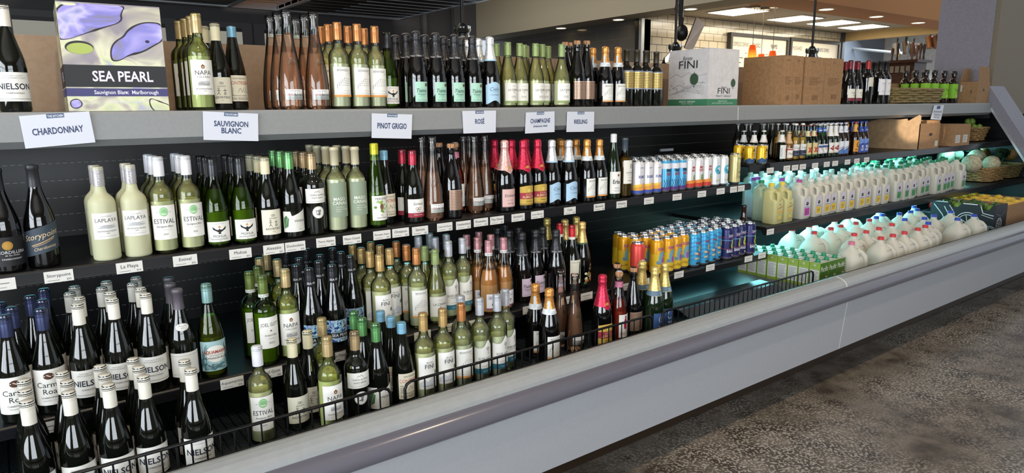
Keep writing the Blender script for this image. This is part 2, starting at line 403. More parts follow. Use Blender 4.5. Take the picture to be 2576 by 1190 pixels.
# column and wall at the end of the case
XE = 7.25; XI = 7.92
mb = MB(); mb.box(XE+.06, XI+.1, 2.50, 2.96, -.104, 2.7, lav); mb.box(XI+.1, XE+2.2, 2.50, 2.96, -1.48, 2.7, lav); struct('wall_column', mb)
mb = MB(); mb.box(XE+.065, XI+.1, 2.462, 2.50, -.104, 2.7, MATS.get('wall_taupe') or mat('wall_taupe', '#7d7261', .7)); mb.box(XI+.1, XE+2.2, 2.462, 2.50, -1.48, 2.7, mat('wall_taupe', '#7d7261', .7)); struct('wall_right', mb)  # taupe sheet over the front face of the column

# lamps in the cafe
def ring_light(x, y, z, r, name='recessed_light', lab='', em='#ffe2ad', es=7, grp=None):
    t = thing(name, lab, 'ceiling light', (x, y, z), 0, grp)
    mb = MB(); mb.lathe([(r*1.22, 0), (r*1.22, -.008), (r, -.008), (r, 0)], mat('light_trim', '#d8d4c8', .4), 20); mb.build('trim_ring', t)
    mb = MB(); mb.disc(r, -.004, mat('lamp_warm', em, .5, emit=em, es=es), 20, up=False); mb.build('lens', t)
for i, (px, py) in enumerate(((1408, 70), (1567, 50), (1753, 24))):
    p = onZ(px, py, 1.2); ring_light(7.2, p.y, 1.2, .075, lab='round recessed ceiling light along the beige soffit, %s from the far end' % ORD[i])
for i, (px, py) in enumerate(((2077, 23), (2207, 41), (2317, 56))):
    p = onZ(px, py, 1.2); ring_light(p.x, 4.88, 1.2, .085, lab='round recessed ceiling light under the orange bulkhead, %s from the menu side' % ORD[i])
for i, (px, py) in enumerate(((1857, 28), (2000, 46), (2097, 56.5), (2172, 66.5))):
    p = onZ(px, py, 1.305); t = thing('ceiling_panel_light', 'square fluorescent ceiling panel above the menu boards, %s from left' % ORD[i], 'ceiling light', (p.x, p.y, 1.305))
    mb = MB(); mb.box(-.32, .32, -.32, .32, -.012, 0, mat('light_trim', '#d8d4c8', .4)); mb.build('frame', t)
    mb = MB(); mb.box(-.29, .29, -.29, .29, -.016, -.012, mat('lamp_panel', '#fff6e0', .5, emit='#fff6e0', es=5)); mb.build('diffuser', t)
chrome = mat('chrome', '#c8c8c8', .15, 1.0); black_m = mat('black_metal', '#111112', .4, .3)
def shade_mat():
    m = mat('shade_glass_orange', '#d9641e', .3, emit='#ff8a1e', es=.9); n, l = nodes_of(m); b = n['Principled BSDF']
    tc = n.new('ShaderNodeTexCoord'); sp = n.new('ShaderNodeSeparateXYZ'); cr = n.new('ShaderNodeValToRGB')
    l.new(tc.outputs['Generated'], sp.inputs[0]); l.new(sp.outputs['Z'], cr.inputs[0]); e = cr.color_ramp.elements
    e[0].position = .1; e[0].color = srgb('#ffd23a'); e[1].position = .75; e[1].color = srgb('#d24a10'); l.new(cr.outputs[0], b.inputs['Emission Color']); l.new(cr.outputs[0], b.inputs['Base Color']); return m
for i, ((cx, cy), (sx, sy)) in enumerate((((1899, 15), (1892, 113)), ((1922, 19), (1916, 136)), ((1951, 13), (1943, 128)))):
    p = onZ(cx, cy, 1.305); zt = onY(sx, sy, p.y).z
    t = thing('pendant_lamp', ('amber glass pendant lamp hung before the menu boards, %s from left' % ORD[i]), 'pendant lamp', (p.x, p.y, 1.305))
    mb = MB(); mb.lathe([(0, -.03), (.075, -.03), (.075, 0)], chrome, 20); mb.build('ceiling_canopy', t)
    mb = MB(); mb.tube([(0, 0, -.03), (0, 0, zt-1.305)], .004, mat('cord_brown', '#5c4a38', .5)); mb.build('cord', t)
    mb = MB(); mb.lathe([(0, 0), (.038, 0), (.050, -.06), (.062, -.16), (.055, -.21), (.03, -.215)], shade_mat(), 20, c=(0, 0, zt-1.305)); mb.build('lamp_shade', t)
# glass pendants on black rods in front of the cafe
glass = clear('glass_clear', '#f0f4f2', .01)
for i, (px, pyb, Y, rad, lab) in enumerate(((1163, 66, 4.2, .13, 'clear glass pendant lamp on black rod, hung beside the beige soffit'), (1699, 112, 4.0, .12, 'clear glass globe pendant on black rod, hung behind the white wine carton'), (2043, 122, 3.6, .11, 'black-topped glass pendant on rod, hung behind the brown cartons'))):
    p = onY(px, pyb, Y); t = thing('pendant_lamp', lab, 'pendant lamp', (p.x, p.y, p.z))
    mb = MB(); mb.tube([(0, 0, 0), (0, 0, 2.6-p.z)], .012, black_m); mb.build('rod', t)
    mb = MB(); mb.lathe([(0, .02), (.02, .02), (.045, -.02), (.05, -.045), (.03, -.05), (.03, -.09), (0, -.09)], black_m, 18); mb.build('socket', t)
    mb = MB(); q = rad; mb.lathe([(.06, 0), (.062, -.03), (.05, -.05), (.055, -.07), (q*.8, -.11), (q, -.17), (q*.97, -.22), (q*.75, -.28), (q*.5, -.31)], glass, 22); mb.build('glass_globe', t)
    mb = MB(); mb.ball((0, 0, -.14), .025, .025, .04, mat('bulb', '#f3a24d', .3, emit='#ff9a4a', es=1.0)); mb.build('bulb', t)
# menu boards
def menu(px0, py0, px1, py1, hgt, lab, cols):
    a = onY(px0, py0, 6.80); b = onY(px1, py1, 6.80); w = b.x - a.x; z1 = a.z
    t = thing('menu_board', lab, 'menu board', (a.x, 6.80, z1-hgt)); fr = mat('menu_frame', '#33302d', .5)
    mb = MB(); f = .05
    for q in ((0, w, hgt-f, hgt), (0, w, 0, f), (0, f, f, hgt-f), (w-f, w, f, hgt-f)): mb.box(q[0], q[1], -.03, .045, q[2], q[3], fr)
    mb.build('frame', t)
    mb = MB(); mb.box(f, w-f, 0, .04, f, hgt-f, mat('menu_paper', '#e4dccb', .6))
    it = []; n = len(cols); cw = (w-2*f)/n
    for k, (ttl, nl) in enumerate(cols):
        x = f + .06 + k*cw; it.append(('t', ttl, x, hgt-f-.15, .065, '#3a3733', {'xs': .55, 'al': 'l'}))
        for j in range(nl): it += [('r', x, hgt-f-.26-j*.075, x+cw*(.22+.1*((j*7) % 4)), hgt-f-.243-j*.075, '#6b675f'), ('r', x+cw*.62, hgt-f-.26-j*.075, x+cw*.69, hgt-f-.243-j*.075, '#6b675f'), ('r', x+cw*.76, hgt-f-.26-j*.075, x+cw*.83, hgt-f-.243-j*.075, '#6b675f')]
    art(mb, it, flatY(0, 0, 0), 1.0); mb.build('menu_sheet', t)
menu(1836, 81, 1983, 96, 1.0, 'framed white menu board listing espresso drinks on the tiled wall', (('ESPRESSO DRINKS', 9), ('CLASSICS', 8), ('FRAPPES', 8)))
menu(1987, 94, 2112, 106, .95, 'framed white menu board listing milkshakes on the tiled wall', (('MILKSHAKES', 6), ('BLENDED DRINKS', 7)))
# monitor on a pole
t = thing('monitor', 'tilted flat monitor on a black pole in front of the white tiles', 'monitor', (0, 0, 0))
q = [onY(1722, 121, 5.0), onY(1742, 128, 4.85), onY(1773, 62, 4.85), onY(1753, 43, 5.0)]; nrm = Vector((.6, .78, .1))*.05
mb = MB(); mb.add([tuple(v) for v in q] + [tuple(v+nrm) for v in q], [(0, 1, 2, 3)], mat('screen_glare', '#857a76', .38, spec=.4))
mb.add([tuple(v) for v in q] + [tuple(v+nrm) for v in q], [(7, 6, 5, 4), (0, 4, 5, 1), (1, 5, 6, 2), (2, 6, 7, 3), (3, 7, 4, 0)], black_m); mb.build('screen', t)
bk = (q[0]+q[3])/2 + nrm + Vector((-.06, .06, 0)); pz = onY(1722, 40, 5.1)
mb = MB(); mb.tube([(pz.x, 5.15, 2.6), (pz.x, 5.15, bk.z)], .025, black_m); mb.ball((bk.x, bk.y, bk.z), .07, .07, .09, black_m); mb.tube([(pz.x, 5.15, bk.z+.02), (bk.x, bk.y, bk.z)], .02, black_m); mb.build('mount', t)
mb = MB()
for k in range(4): mb.tube([(pz.x-.01*k, 5.15, bk.z+.5), (pz.x-.05-.03*k, 5.12, bk.z+.3-.02*k), (pz.x-.07+.02*k, 5.1, bk.z+.15), (bk.x, bk.y, bk.z+.05)], .006, black_m)
mb.build('cables', t)
# tap tower and track lights in the far room
p0 = onX(2233, 160, 9.6); p1 = onX(2298, 187, 9.6)
tw = thing('tap_tower', 'dark wooden beer tap tower with a row of tall tap handles', 'tap tower', (9.6, p0.y, p1.z)); wood_t = speckle('wood_dark_red', '#3c2218', '#57331f', 8, stretch=(1, 1, 6), rough=.4)
L = p0.y - p1.y; hh = p0.z - p1.z
mb = MB(); mb.box(0, .35, -L, .35, -1.48-p1.z, hh, wood_t); mb.box(-.04, .39, -L-.05, .4, hh, hh+.035, wood_t); mb.build('cabinet', tw)
mb = MB()
for k in range(5): mb.box(-.012, 0, -L*.86+k*L*.2, -L*.86+k*L*.2+L*.15, .03, hh-.04, mat('tap_card', '#8f8373', .5))
mb.build('panels', tw)
for k, (px, hp, c) in enumerate(((2243, 45, '#5b2c22'), (2262, 25, '#c9b28a'), (2256, 62, '#231a16'), (2281, 52, '#b0b4b4'), (2293, 62, '#8a4a2c'), (2305, 50, '#7d5a3a'), (2313, 56, '#6b4630'), (2322, 52, '#3a2118'))):
    yy = onX(px, 155, 9.75).y - p0.y; h_ = hp / F * 6.6
    mb = MB(); mb.lathe([(0, 0), (.016, 0), (.010, h_*.3), (.022, h_*.75), (.019, h_*.95), (0, h_)], mat('tap_'+c[1:], c, .35), 8, c=(.15, yy, hh+.035)); mb.build('tap_handle', tw)
tr = thing('track_light', 'white ceiling track with brass spotlights in the far room', 'track light', (0, 0, 0))
a = onX(2130, 122, 12.6+1.2); b = onX(2352, 118, 13.8)
mb = MB(); mb.tube([tuple(onX(2133, 121, 16)), tuple(onX(2268, 134, 16))], .035, mat('white_metal', '#d6dadc', .4)); mb.build('track', tr); mb = MB(); a = onX(2277, 108, 13.5); b = onX(2352, 117, 13.5); mb.tube([tuple(a), tuple(b)], .03, mat('white_metal', '#d6dadc', .4)); mb.tube([tuple(a), (a.x, a.y, 2.1)], .008, black_m); mb.tube([(b.x, b.y, b.z), (b.x, b.y, 2.1)], .008, black_m); mb.build('track', tr)
for px, py, c in ((2256, 124, '#b0aca4'), (2279, 120, '#6e6258'), (2297, 126, '#5b5048'), (2339, 107, '#9a6a48'), (2357, 106, '#6d4a34')):
    v = onX(px, py, 13.4); mb = MB(); mb.tube([(v.x, v.y+.03, v.z+.10), (v.x-.04, v.y-.03, v.z-.10)], .055, mat('spot_'+c[1:], c, .3, .6), 12); mb.tube([(v.x, v.y, v.z+.09), (v.x, v.y, v.z+.2)], .012, black_m); mb.build('spotlight', tr)

# ------------------------------------------------------------------ the refrigerated case: two joined units
ledge_m = speckle('case_paint_grey', '#888a8a', '#8b8d8d', 90, rough=.5, bump=.12); rail_m = speckle('rail_grey_enamel', '#979a9b', '#9a9d9e', 40, rough=.30)
bump_m = mat('bumper_vinyl', '#66646e', .20); panel_m = speckle('panel_grey_enamel', '#a6a8ad', '#a9abb0', 120, rough=.42, bump=.08)
in_black = speckle('case_liner_black', '#0d0d0f', '#17171a', 30, .35, .7, .45); shelf_m = mat('shelf_black', '#0b0b0d', .42); kick_m = mat('kick_plate_bronze', '#4a3a2d', .28, .6)
def slots(name, base, slot, sx, sz, ax, duty=.7, th=.25, rough=.4):
    """rows of short light slots on dark sheet"""
    if name in MATS: return MATS[name]
    m = mat(name, base, rough); n, l = nodes_of(m); b = n['Principled BSDF']
    tc = n.new('ShaderNodeTexCoord'); sp = n.new('ShaderNodeSeparateXYZ'); l.new(tc.outputs['Object'], sp.inputs[0])
    def lt(src, per, d):
        a = n.new('ShaderNodeMath'); a.operation = 'DIVIDE'; a.inputs[1].default_value = per; l.new(src, a.inputs[0])
        f = n.new('ShaderNodeMath'); f.operation = 'FRACT'; l.new(a.outputs[0], f.inputs[0])
        c = n.new('ShaderNodeMath'); c.operation = 'LESS_THAN'; c.inputs[1].default_value = d; l.new(f.outputs[0], c.inputs[0]); return c.outputs[0]
    mu = n.new('ShaderNodeMath'); mu.operation = 'MULTIPLY'; l.new(lt(sp.outputs['X'], sx, duty), mu.inputs[0]); l.new(lt(sp.outputs[ax], sz, th), mu.inputs[1])
    mx = n.new('ShaderNodeMix'); mx.data_type = 'RGBA'; l.new(mu.outputs[0], mx.inputs['Factor']); mx.inputs['A'].default_value = srgb(base); mx.inputs['B'].default_value = srgb(slot)
    l.new(mx.outputs['Result'], b.inputs['Base Color']); return m
liner_s = slots('case_liner_slotted', '#08080a', '#6a6962', .022, .062, 'Z', .62, .035); deck_m = slots('deck_grate', '#0b0c0e', '#38464d', .028, .012, 'Y', .8, .3, .3)
LEDGE = [(2.425, -.002), (2.42, -.010), (2.418, -.086), (2.445, -.107), (3.02, -.107), (3.02, -.002)]
RAIL = [(1.80, -1.08), (1.792, -.905), (1.782, -.896), (1.768, -.893), (1.752, -.895), (1.734, -.901), (1.718, -.911), (1.708, -.924), (1.705, -.936), (1.73, -1.0), (1.74, -1.08)]
BUMP = [(1.705, -.938), (1.687, -.944), (1.673, -.956), (1.666, -.972), (1.666, -.988), (1.674, -1.002), (1.690, -1.010), (1.72, -1.010), (1.72, -.938)]
def case_unit(lab, x0, x1, shelves, dz):
    c = thing('refrigerated_display_case', lab, 'display case', (0, 0, 0))
    def P(name, poly, m, a=x0, b=x1, smooth=False): mb = MB(); mb.prism(poly, a, b, m, 'yz', smooth); return mb.build(name, c)
    P('top_ledge', LEDGE, ledge_m, x0, min(x1, XE)); P('front_rail', RAIL, rail_m); P('bumper', BUMP, bump_m, smooth=True)
    P('lower_panel', [(1.695, -1.012), (1.72, -1.279), (1.75, -1.279), (1.73, -1.012)], panel_m)
    P('kick_plate', [(1.935, -1.477), (1.935, -1.27), (1.955, -1.27), (1.955, -1.477)], kick_m)
    P('gasket', [(1.7835, -.8955), (1.790, -.8955), (1.790, -.900), (1.7835, -.900)], black_m)
    mb = MB(); mb.box(x0, x1, 2.95, 3.0, -1.08, -.108, liner_s); mb.build('back_panel', c)
    mb = MB(); mb.box(x0, x1, 1.802, 2.949, dz-.03, dz, deck_m); mb.build('deck', c)
    for a, b, yl, zt, zb, tagged in shelves:
        mb = MB(); mb.prism([(yl, zt), (yl-.004, zt-.004), (yl-.004, zb), (yl+.012, zb), (yl+.03, zt-.022), (2.945, zt-.022), (2.945, zt)], a, b, shelf_m)
        sh = mb.build('shelf', c)
        if tagged:
            mb = MB(); mb.box(a, b, yl-.0075, yl-.0045, zb+.004, zt-.006, mat('tag_rail', '#1b1b1e', .18)); mb.build('tag_rail', sh)
    return c
JX = 3.51; SEAM = 3.445
wine_case = case_unit('grey refrigerated display case with black shelves full of wine bottles', -1.7, JX-.0003, [(-1.7, JX-.01, 2.35, -.451, -.489, True), (-1.7, JX-.02, 2.21, -.845, -.880, True)], -1.0)
XB = 3.70
dairy_case = case_unit('grey refrigerated display case with lit shelves of milk and produce', JX+.0003, XI, [(JX+.03, XI-.01, 2.257, -.706, -.755, True), (XB, XI-.01, 2.36, -.347, -.398, True)], -1.055)
mb = MB(); mb.box(JX+.012, XB-.002, 2.38, 2.94, -.362, -.350, shelf_m); mb.box(JX+.012, XB-.002, 2.375, 2.38, -.392, -.350, shelf_m); mb.build('bracket_shelf', dairy_case)
for sx0 in (SEAM,):
    mb = MB(); off = .0015; white_c = mat('joint_caulk', '#d5d3cb', .5)
    ol = [(y-off*1.2, z+off) for y, z in RAIL[2:9]]; ring = ol + [(y+.003, z-.003) for y, z in reversed(RAIL[2:9])]
    mb.prism(ring, sx0-.0035, sx0+.0035, white_c); mb.build('joint_strip', wine_case); mb = MB(); mb.prism([(1.694, -1.012), (1.719, -1.278), (1.722, -1.278), (1.697, -1.012)], sx0-.002, sx0+.002, white_c); mb.build('joint_strip', wine_case); mb = MB()
    mb.prism([(2.4185, -.010), (2.4165, -.086), (2.419, -.086), (2.421, -.010)], sx0-.002, sx0+.002, white_c); mb.build('joint_strip', wine_case)
# end panel with the sloping front edge
mb = MB(); mb.prism([(2.46, .15), (1.80, -.83), (1.80, -.90), (1.862, -.90), (2.43, -.05), (2.46, -.05)], XE+.003, XE+.36, lav); mb.build('end_strut', dairy_case)
mb = MB(); mb.box(XI+.002, XI+.05, 1.72, 3.0, -1.3, -.108, in_black); mb.build('end_panel', dairy_case)
mb = MB(); mb.box(XE+.01, XI, 2.43, 3.0, -.14, -.108, shelf_m); mb.build('canopy', dairy_case)
mb = MB(); mb.prism([(2.422, -.035), (1.862, -.875), (1.87, -.895), (2.43, -.055)], XE-.012, XE+.002, mat('trim_metal', '#c2c4c6', .3, .6)); mb.build('end_trim', dairy_case)

# tan board standing along the rear of the ledge
bd = MB(); bd.box(-1.7, 6.15, 2.905, 2.92, 0, .257, speckle('hardboard_tan', '#937b64', '#99816a', 50, rough=.75))
tag(bd.build('back_board', None, (0, 0, EYE-.001)), 'long tan hardboard standing along the rear of the grey ledge', 'board')

# wire fences along the front of the deck
wire = mat('wire_black', '#101012', .35, .4)
def fence(x0, x1, lab, round0=True, round1=True):
    t = thing('wire_fence', lab, 'wire fence', (0, 0, 0)); y = 1.828; zt = -.853; zb = -.998; r = .022
    pts = []
    pts += [(x0, y, zb), (x0, y, zt-r), (x0+.007, y, zt-.007), (x0+r, y, zt)] if round0 else [(x0, y, zt)]
    pts += [(x1-r, y, zt), (x1-.007, y, zt-.007), (x1, y, zt-r), (x1, y, zb)] if round1 else [(x1, y, zt)]
    mb = MB(); mb.tube(pts, .0050, wire, 8); mb.build('frame', t)
    mb = MB(); n = int((x1-x0)/.0355)
    for i in range(1, n): x = x0 + (x1-x0)*i/n; mb.tube([(x, y, zb), (x, y, zt-.002)], .0025, wire, 5)
    for z in (zb+.004, -.925): mb.tube([(x0, y+.003, z), (x1, y+.003, z)], .0025, wire, 5)
    mb.build('wire_grille', t)
fx = lambda px, py: onY(px, py, 1.828).x
fence(-1.2, fx(982, 981), 'black wire fence in front of the white-capped dark bottles on the deck')
fence(fx(1018, 965), fx(1641, 790), 'black wire fence in front of the gold-capped bottles, between two others')
fence(fx(1665, 780), fx(2046, 686), 'black wire fence in front of the empty tray and the green cartons')
# ------------------------------------------------------------------ bottles
def shape(kind, R, Hh):
    n = .0148
    if kind == 'bord': q = [(R, .585), (.985*R, .615), (.93*R, .645), (.80*R, .675), (.62*R, .70), (.48*R, .722), (n*1.12, .75), (n, .79), (n*.97, .955), (n*1.08, .96), (n*1.08, .985), (n, 1.0)]
    elif kind == 'burg': q = [(R, .40), (.985*R, .44), (.94*R, .49), (.86*R, .54), (.75*R, .595), (.63*R, .65), (.53*R, .70), (.45*R, .75), (n*1.08, .80), (n, .85), (n*.97, .955), (n*1.08, .96), (n*1.08, .985), (n, 1.0)]
    elif kind == 'hock': q = [(R, .36), (.98*R, .42), (.92*R, .49), (.83*R, .56), (.71*R, .64), (.59*R, .72), (.49*R, .79), (n*1.1, .86), (n, .91), (n, 1.0)]
    elif kind == 'champ': q = [(R, .38), (.985*R, .43), (.94*R, .49), (.85*R, .555), (.73*R, .62), (.60*R, .69), (.49*R, .755), (.41*R, .82), (n*1.05, .88), (n*1.2, .905), (n*1.2, .92), (n, .925), (n, .96)]
    elif kind == 'rose': q = [(R, .05), (1.02*R, .12), (1.0*R, .22), (.94*R, .33), (.85*R, .43), (.72*R, .54), (.58*R, .645), (.47*R, .74), (.40*R, .82), (.375*R, .88), (.38*R, .955), (.42*R, .96), (.42*R, .985), (.38*R, 1.0)]
    elif kind == 'beer': q = [(R, .50), (.97*R, .545), (.86*R, .60), (.70*R, .66), (.56*R, .72), (.47*R, .78), (.43*R, .86), (.42*R, .94), (.46*R, .945), (.46*R, .965), (.40*R, .985)]
    elif kind == 'tea': q = [(R, .62), (.96*R, .66), (.80*R, .70), (.62*R, .74), (.56*R, .77), (.52*R, .80), (.52*R, .9)]
    base = [(0, .012), (.55*R, .008), (.80*R, .0015), (.90*R, 0), (.97*R, .0025), (R, .007)]
    return base + [(r, z*Hh) for r, z in q]
def clipped(prof, z0, z1, off=0.0, dr=0.0):
    """the part of the profile between two heights, pushed out by off"""
    def at(z):
        for (ra, za), (rb, zb) in zip(prof[5:], prof[6:]):
            if za <= z <= zb: return ra + (rb-ra)*((z-za)/((zb-za) or 1))
        return prof[-1][0]
    pts = [(at(z0)+off, z0)] + [(r+off, z) for r, z in prof[5:] if z0 < z < z1] + [(at(z1)+off, z1)]
    return pts, at
GL = {'dark': mat('glass_dark', '#0b0d09', .05, spec=.7), 'ink': mat('glass_black', '#060607', .05, spec=.75), 'dkgreen': mat('glass_dark_green', '#11200f', .05, spec=.7), 'brown': mat('glass_brown', '#23110a', .06, spec=.7),
      'clear': clear('bottle_clear', '#fafdf8', .02, 1.5), 'palegreen': clear('bottle_pale_green', '#eaf2d8', .02, 1.5), 'green': clear('bottle_green', '#a9c070', .02, 1.5), 'olive': clear('bottle_olive', '#b5a860', .02, 1.5),
      'frost': mat('glass_frosted', '#c6c6a4', .42, spec=.35, sss=.3), 'beergreen': clear('bottle_beer_green', '#7fb877', .03, 1.5)}
WN = {'white': clear('wine_white', '#f8f5cc', .1, 1.34, '#fffcc4', .88), 'pale': clear('wine_pale', '#f9f9d8', .1, 1.34, '#ffffd6', .86), 'pinkwine': clear('wine_rose', '#fde4d4', .1, 1.34, '#ffbf9c', .17), 'orange': clear('wine_orange', '#fbc898', .1, 1.34, '#ffb878', .85),
      'green': clear('wine_green', '#e6edb0', .1, 1.34, '#cfe274', .65), 'olive': clear('wine_olive', '#e6d68c', .1, 1.34, '#d0ba66', .55), 'red': clear('wine_red', '#e08a70', .1, 1.34, '#c03c28', .6), 'gold': clear('beer_gold', '#f6d884', .1, 1.34, '#eebd4e', .6), 'dark': mat('beer_dark', '#2a1509', .3), 'amber': clear('beer_amber', '#dca468', .1, 1.34, '#c07c34', .7)}
WU = {'white': clear('wine_white_unlit', '#f3efbc', .1, 1.34, '#f4f0b0', .20), 'pale': clear('wine_pale_unlit', '#f4f4c8', .1, 1.34, '#f6f6c4', .20), 'pinkwine': clear('wine_rose_unlit', '#fbe4d8', .1, 1.34, '#f4bc9c', .06), 'orange': clear('wine_orange_unlit', '#f8c090', .1, 1.34, '#ffac64', .62), 'green': clear('wine_green_unlit', '#dce6a0', .1, 1.34, '#aec254', .2), 'olive': clear('wine_olive_unlit', '#e0cc7c', .1, 1.34, '#c0aa54', .3), 'red': clear('wine_red_unlit', '#d88068', .1, 1.34, '#a83424', .4)}  # same wines for the upper zone, without the painted brightness
def foil_mat(c):
    return speckle('foil_' + c[1:], c, '#' + ''.join('%02x' % min(255, int(int(c[i:i+2], 16)*1.22+14)) for i in (1, 3, 5)), 160, .35, .7, .33, .55, .55)
def cap_mat(c, metal=.25, rough=.34): return mat('cap_' + c[1:], c, rough, metal)
INK = '#24262c'; GREY = '#8f9092'
def L(z0, h, w, items, paper='#efeee8', top=None, bot=None, turn=0.0, name='label', lab=None): return dict(z0=z0, h=h, w=w, items=items, paper=paper, top=top, bot=bot, turn=turn, name=name, lab=lab)
def T(s, v, size, c=INK, u=0, **o): return ('t', s, u, v, size, c, o)
def lines(v, n, w, c=GREY, dv=.005, u=0): return [('r', u-w/2*(1-.12*(k % 2)), v-k*dv, u+w/2*(1-.12*(k % 2)), v-k*dv+.0014, c) for k in range(n)]
def label_mesh(R, d, nm='label'):
    mb = MB(); w, h = d['w'], d['h']; n = max(2, int(w/.004)); M = cyl(R, d['z0'], d['turn']/R); vs = []; fs = []
    for i in range(n+1):
        u = -w/2 + w*i/n; t = h + (d['top'](u/w) if d['top'] else 0); b = d['bot'](u/w) if d['bot'] else 0
        vs += [M(u, b, .0003), M(u, t, .0003)]
        if i: fs.append((2*i-2, 2*i, 2*i+1, 2*i-1))
    mb.add(vs, fs, d['paper'] if not isinstance(d['paper'], str) else mat('paper_'+d['paper'][1:], d['paper'], .6)); art(mb, d['items'], M, .006); return mb.mesh(nm)
KIND = {}
def kind(key, look, sh, R, Hh, glass, cap, labels, wine=None, fill=.76, cat='bottle', name='wine_bottle', collar=None, neckart=None):
    prof = shape(sh, R, Hh); parts = []
    mb = MB(); mb.lathe(prof, GL[glass], 28)
    if sh == 'rose':   # moulded rose on the shoulder
        for rr in (.004, .008, .012): mb.tube([cyl(R*.76, Hh*.50)(rr*math.cos(a*.7), rr*math.sin(a*.7)*1.1, .0004) for a in range(9)], .0009, GL[glass], 5, True)
    parts.append(('glass_body', mb.mesh('glass_body'), []))
    if wine:
        q = [(0, .015)] + [(max(r-.0035, .004), max(z, .010)) for r, z in prof[3:6]] + [(max(r-.0035, .004), z) for r, z in prof[6:] if z < fill*Hh]
        cl, at = clipped(prof, .01, fill*Hh); q += [(at(fill*Hh)-.0035, fill*Hh), (0, fill*Hh)]
        mb = MB()
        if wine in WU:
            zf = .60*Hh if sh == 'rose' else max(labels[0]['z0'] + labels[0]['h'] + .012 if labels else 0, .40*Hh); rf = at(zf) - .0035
            mb.lathe([p for p in q if p[1] < zf] + [(rf, zf)], WN[wine], 24); mb.lathe([(rf, zf)] + [p for p in q if p[1] > zf], WU[wine], 24)  # light off the back label is put into the lower wine's colour
        else: mb.lathe(q, WN[wine], 24)
        parts.append(('wine', mb.mesh('wine'), []))
    st, cc = cap[0], cap[1]; n = .0160; sub = []
    mb = MB()
    if st == 'screw':
        z0 = Hh*.80; m = cap_mat(cc, *(cap[2] if len(cap) > 2 else ())); q = [(n, z0), (n, Hh*.925)]
        for k in range(4): z = Hh*(.93+.0155*k); q += [(n-.0003, z), (n+.0001, z+Hh*.005), (n+.0001, z+Hh*.0105)]
        q += [(n-.0012, Hh*.996), (n-.003, Hh*1.002), (0, Hh*1.002)]; mb.lathe(q, m, 24, sharp=50)
        if neckart: art(mb, neckart, cyl(n, z0, 0), .003)
        parts.append(('screw_cap', mb.mesh('screw_cap'), sub))
    elif st == 'smooth':
        z0 = Hh*.79; m = cap_mat(cc, .1, .42); q, at = clipped(prof, z0, Hh, .0009); mb.lathe(q + [(.8*q[-1][0], Hh+.0012), (0, Hh+.0012)], m, 24, sharp=50); parts.append(('capsule', mb.mesh('capsule'), sub))
    elif st in ('foil', 'longfoil'):
        z0 = Hh*(.665 if st == 'foil' else .585); m = foil_mat(cc); q, at = clipped(prof, z0, Hh*.885, .0012)
        q += [(n+.0022, Hh*.90), (n+.0028, Hh*.915), (n+.0012, Hh*.93), (n+.0026, Hh*.955), (n+.0022, Hh*.98), (n-.002, Hh*.997), (n-.008, Hh*1.004), (0, Hh*1.005)]
        mb.lathe(q, m, 26, sharp=60)
        if st == 'longfoil':  # pointed drape at the front
            qq, at2 = clipped(prof, z0-Hh*.05, z0+.004, .0013)
            for k in range(6):
                a = .62*(1-k/6); zz = z0 - Hh*.05*k/6; z2 = z0 - Hh*.05*(k+1)/6; a2 = .62*(1-(k+1)/6); r1 = at(zz)+.0014; r2 = at(z2)+.0014
                mb.add([(r1*math.sin(-a), -r1*math.cos(a), zz), (r1*math.sin(a), -r1*math.cos(a), zz), (r2*math.sin(a2), -r2*math.cos(a2), z2), (r2*math.sin(-a2), -r2*math.cos(a2), z2), (0, -r1-.0003, zz), (0, -r2-.0003, z2)], [(0, 3, 5, 4), (4, 5, 2, 1)], m, True)
            rm = at(z0+.012)+.002
            art(mb, [('e', 0, 0, .009, .011, '#c9a03a'), ('g', 0, 0, .0066, .0056, '#8a6a1e')], cyl(rm, z0+.006), .003)
        parts.append(('foil', mb.mesh('foil'), sub))
        if neckart:
            mb = MB(); z1 = z0+.0005; art(mb, neckart, cyl(at(z0+.008)+.0016, z1), .003); parts.append(('neck_print', mb.mesh('neck_print'), []))
    elif st == 'cork':
        c0 = Hh*.925; mb.lathe([(.0105, c0-.006), (.0125, c0), (.0165, c0+Hh*.03), (.0168, c0+Hh*.055), (.0150, c0+Hh*.075), (0, c0+Hh*.078)], speckle('cork', '#c99a72', '#b07f57', 120, rough=.75), 18)
        w = MB()
        for k in range(4):
            a = PI/4 + k*PI/2; ca, sa = math.cos(a), math.sin(a); w.tube([(.0185*ca, .0185*sa, Hh*.895), (.0182*ca, .0182*sa, Hh*.93), (.0176*ca, .0176*sa, Hh*.985), (.012*ca, .012*sa, Hh*1.006), (0, 0, Hh*1.008)], .0008, wire, 5)
        w.tube([(.0185*math.cos(a), .0185*math.sin(a), Hh*.895) for a in [2*PI*k/14 for k in range(14)]], .0012, wire, 5, True); w.lathe([(.012, Hh*1.003), (.011, Hh*1.010), (0, Hh*1.011)], cap_mat(cc, .5), 16)
        sub.append(('wire_cage', w.mesh('wire_cage'))); parts.append(('cork', mb.mesh('cork'), sub))
    elif st == 'stopper':
        r = prof[-1][0]; mb.lathe([(r*.72, Hh*.90), (r*.72, Hh*.999), (r*1.12, Hh*1.0), (r*1.14, Hh*1.03), (r*1.05, Hh*1.04), (0, Hh*1.04)], clear('stopper_glass', '#e9e4e2', .05), 18); mb.lathe([(r*1.03, Hh*.86), (r*1.03, Hh*.99)], clear('shrink_sleeve', '#e3e0e0', .2), 18); parts.append(('glass_stopper', mb.mesh('glass_stopper'), sub))
    elif st == 'crown':
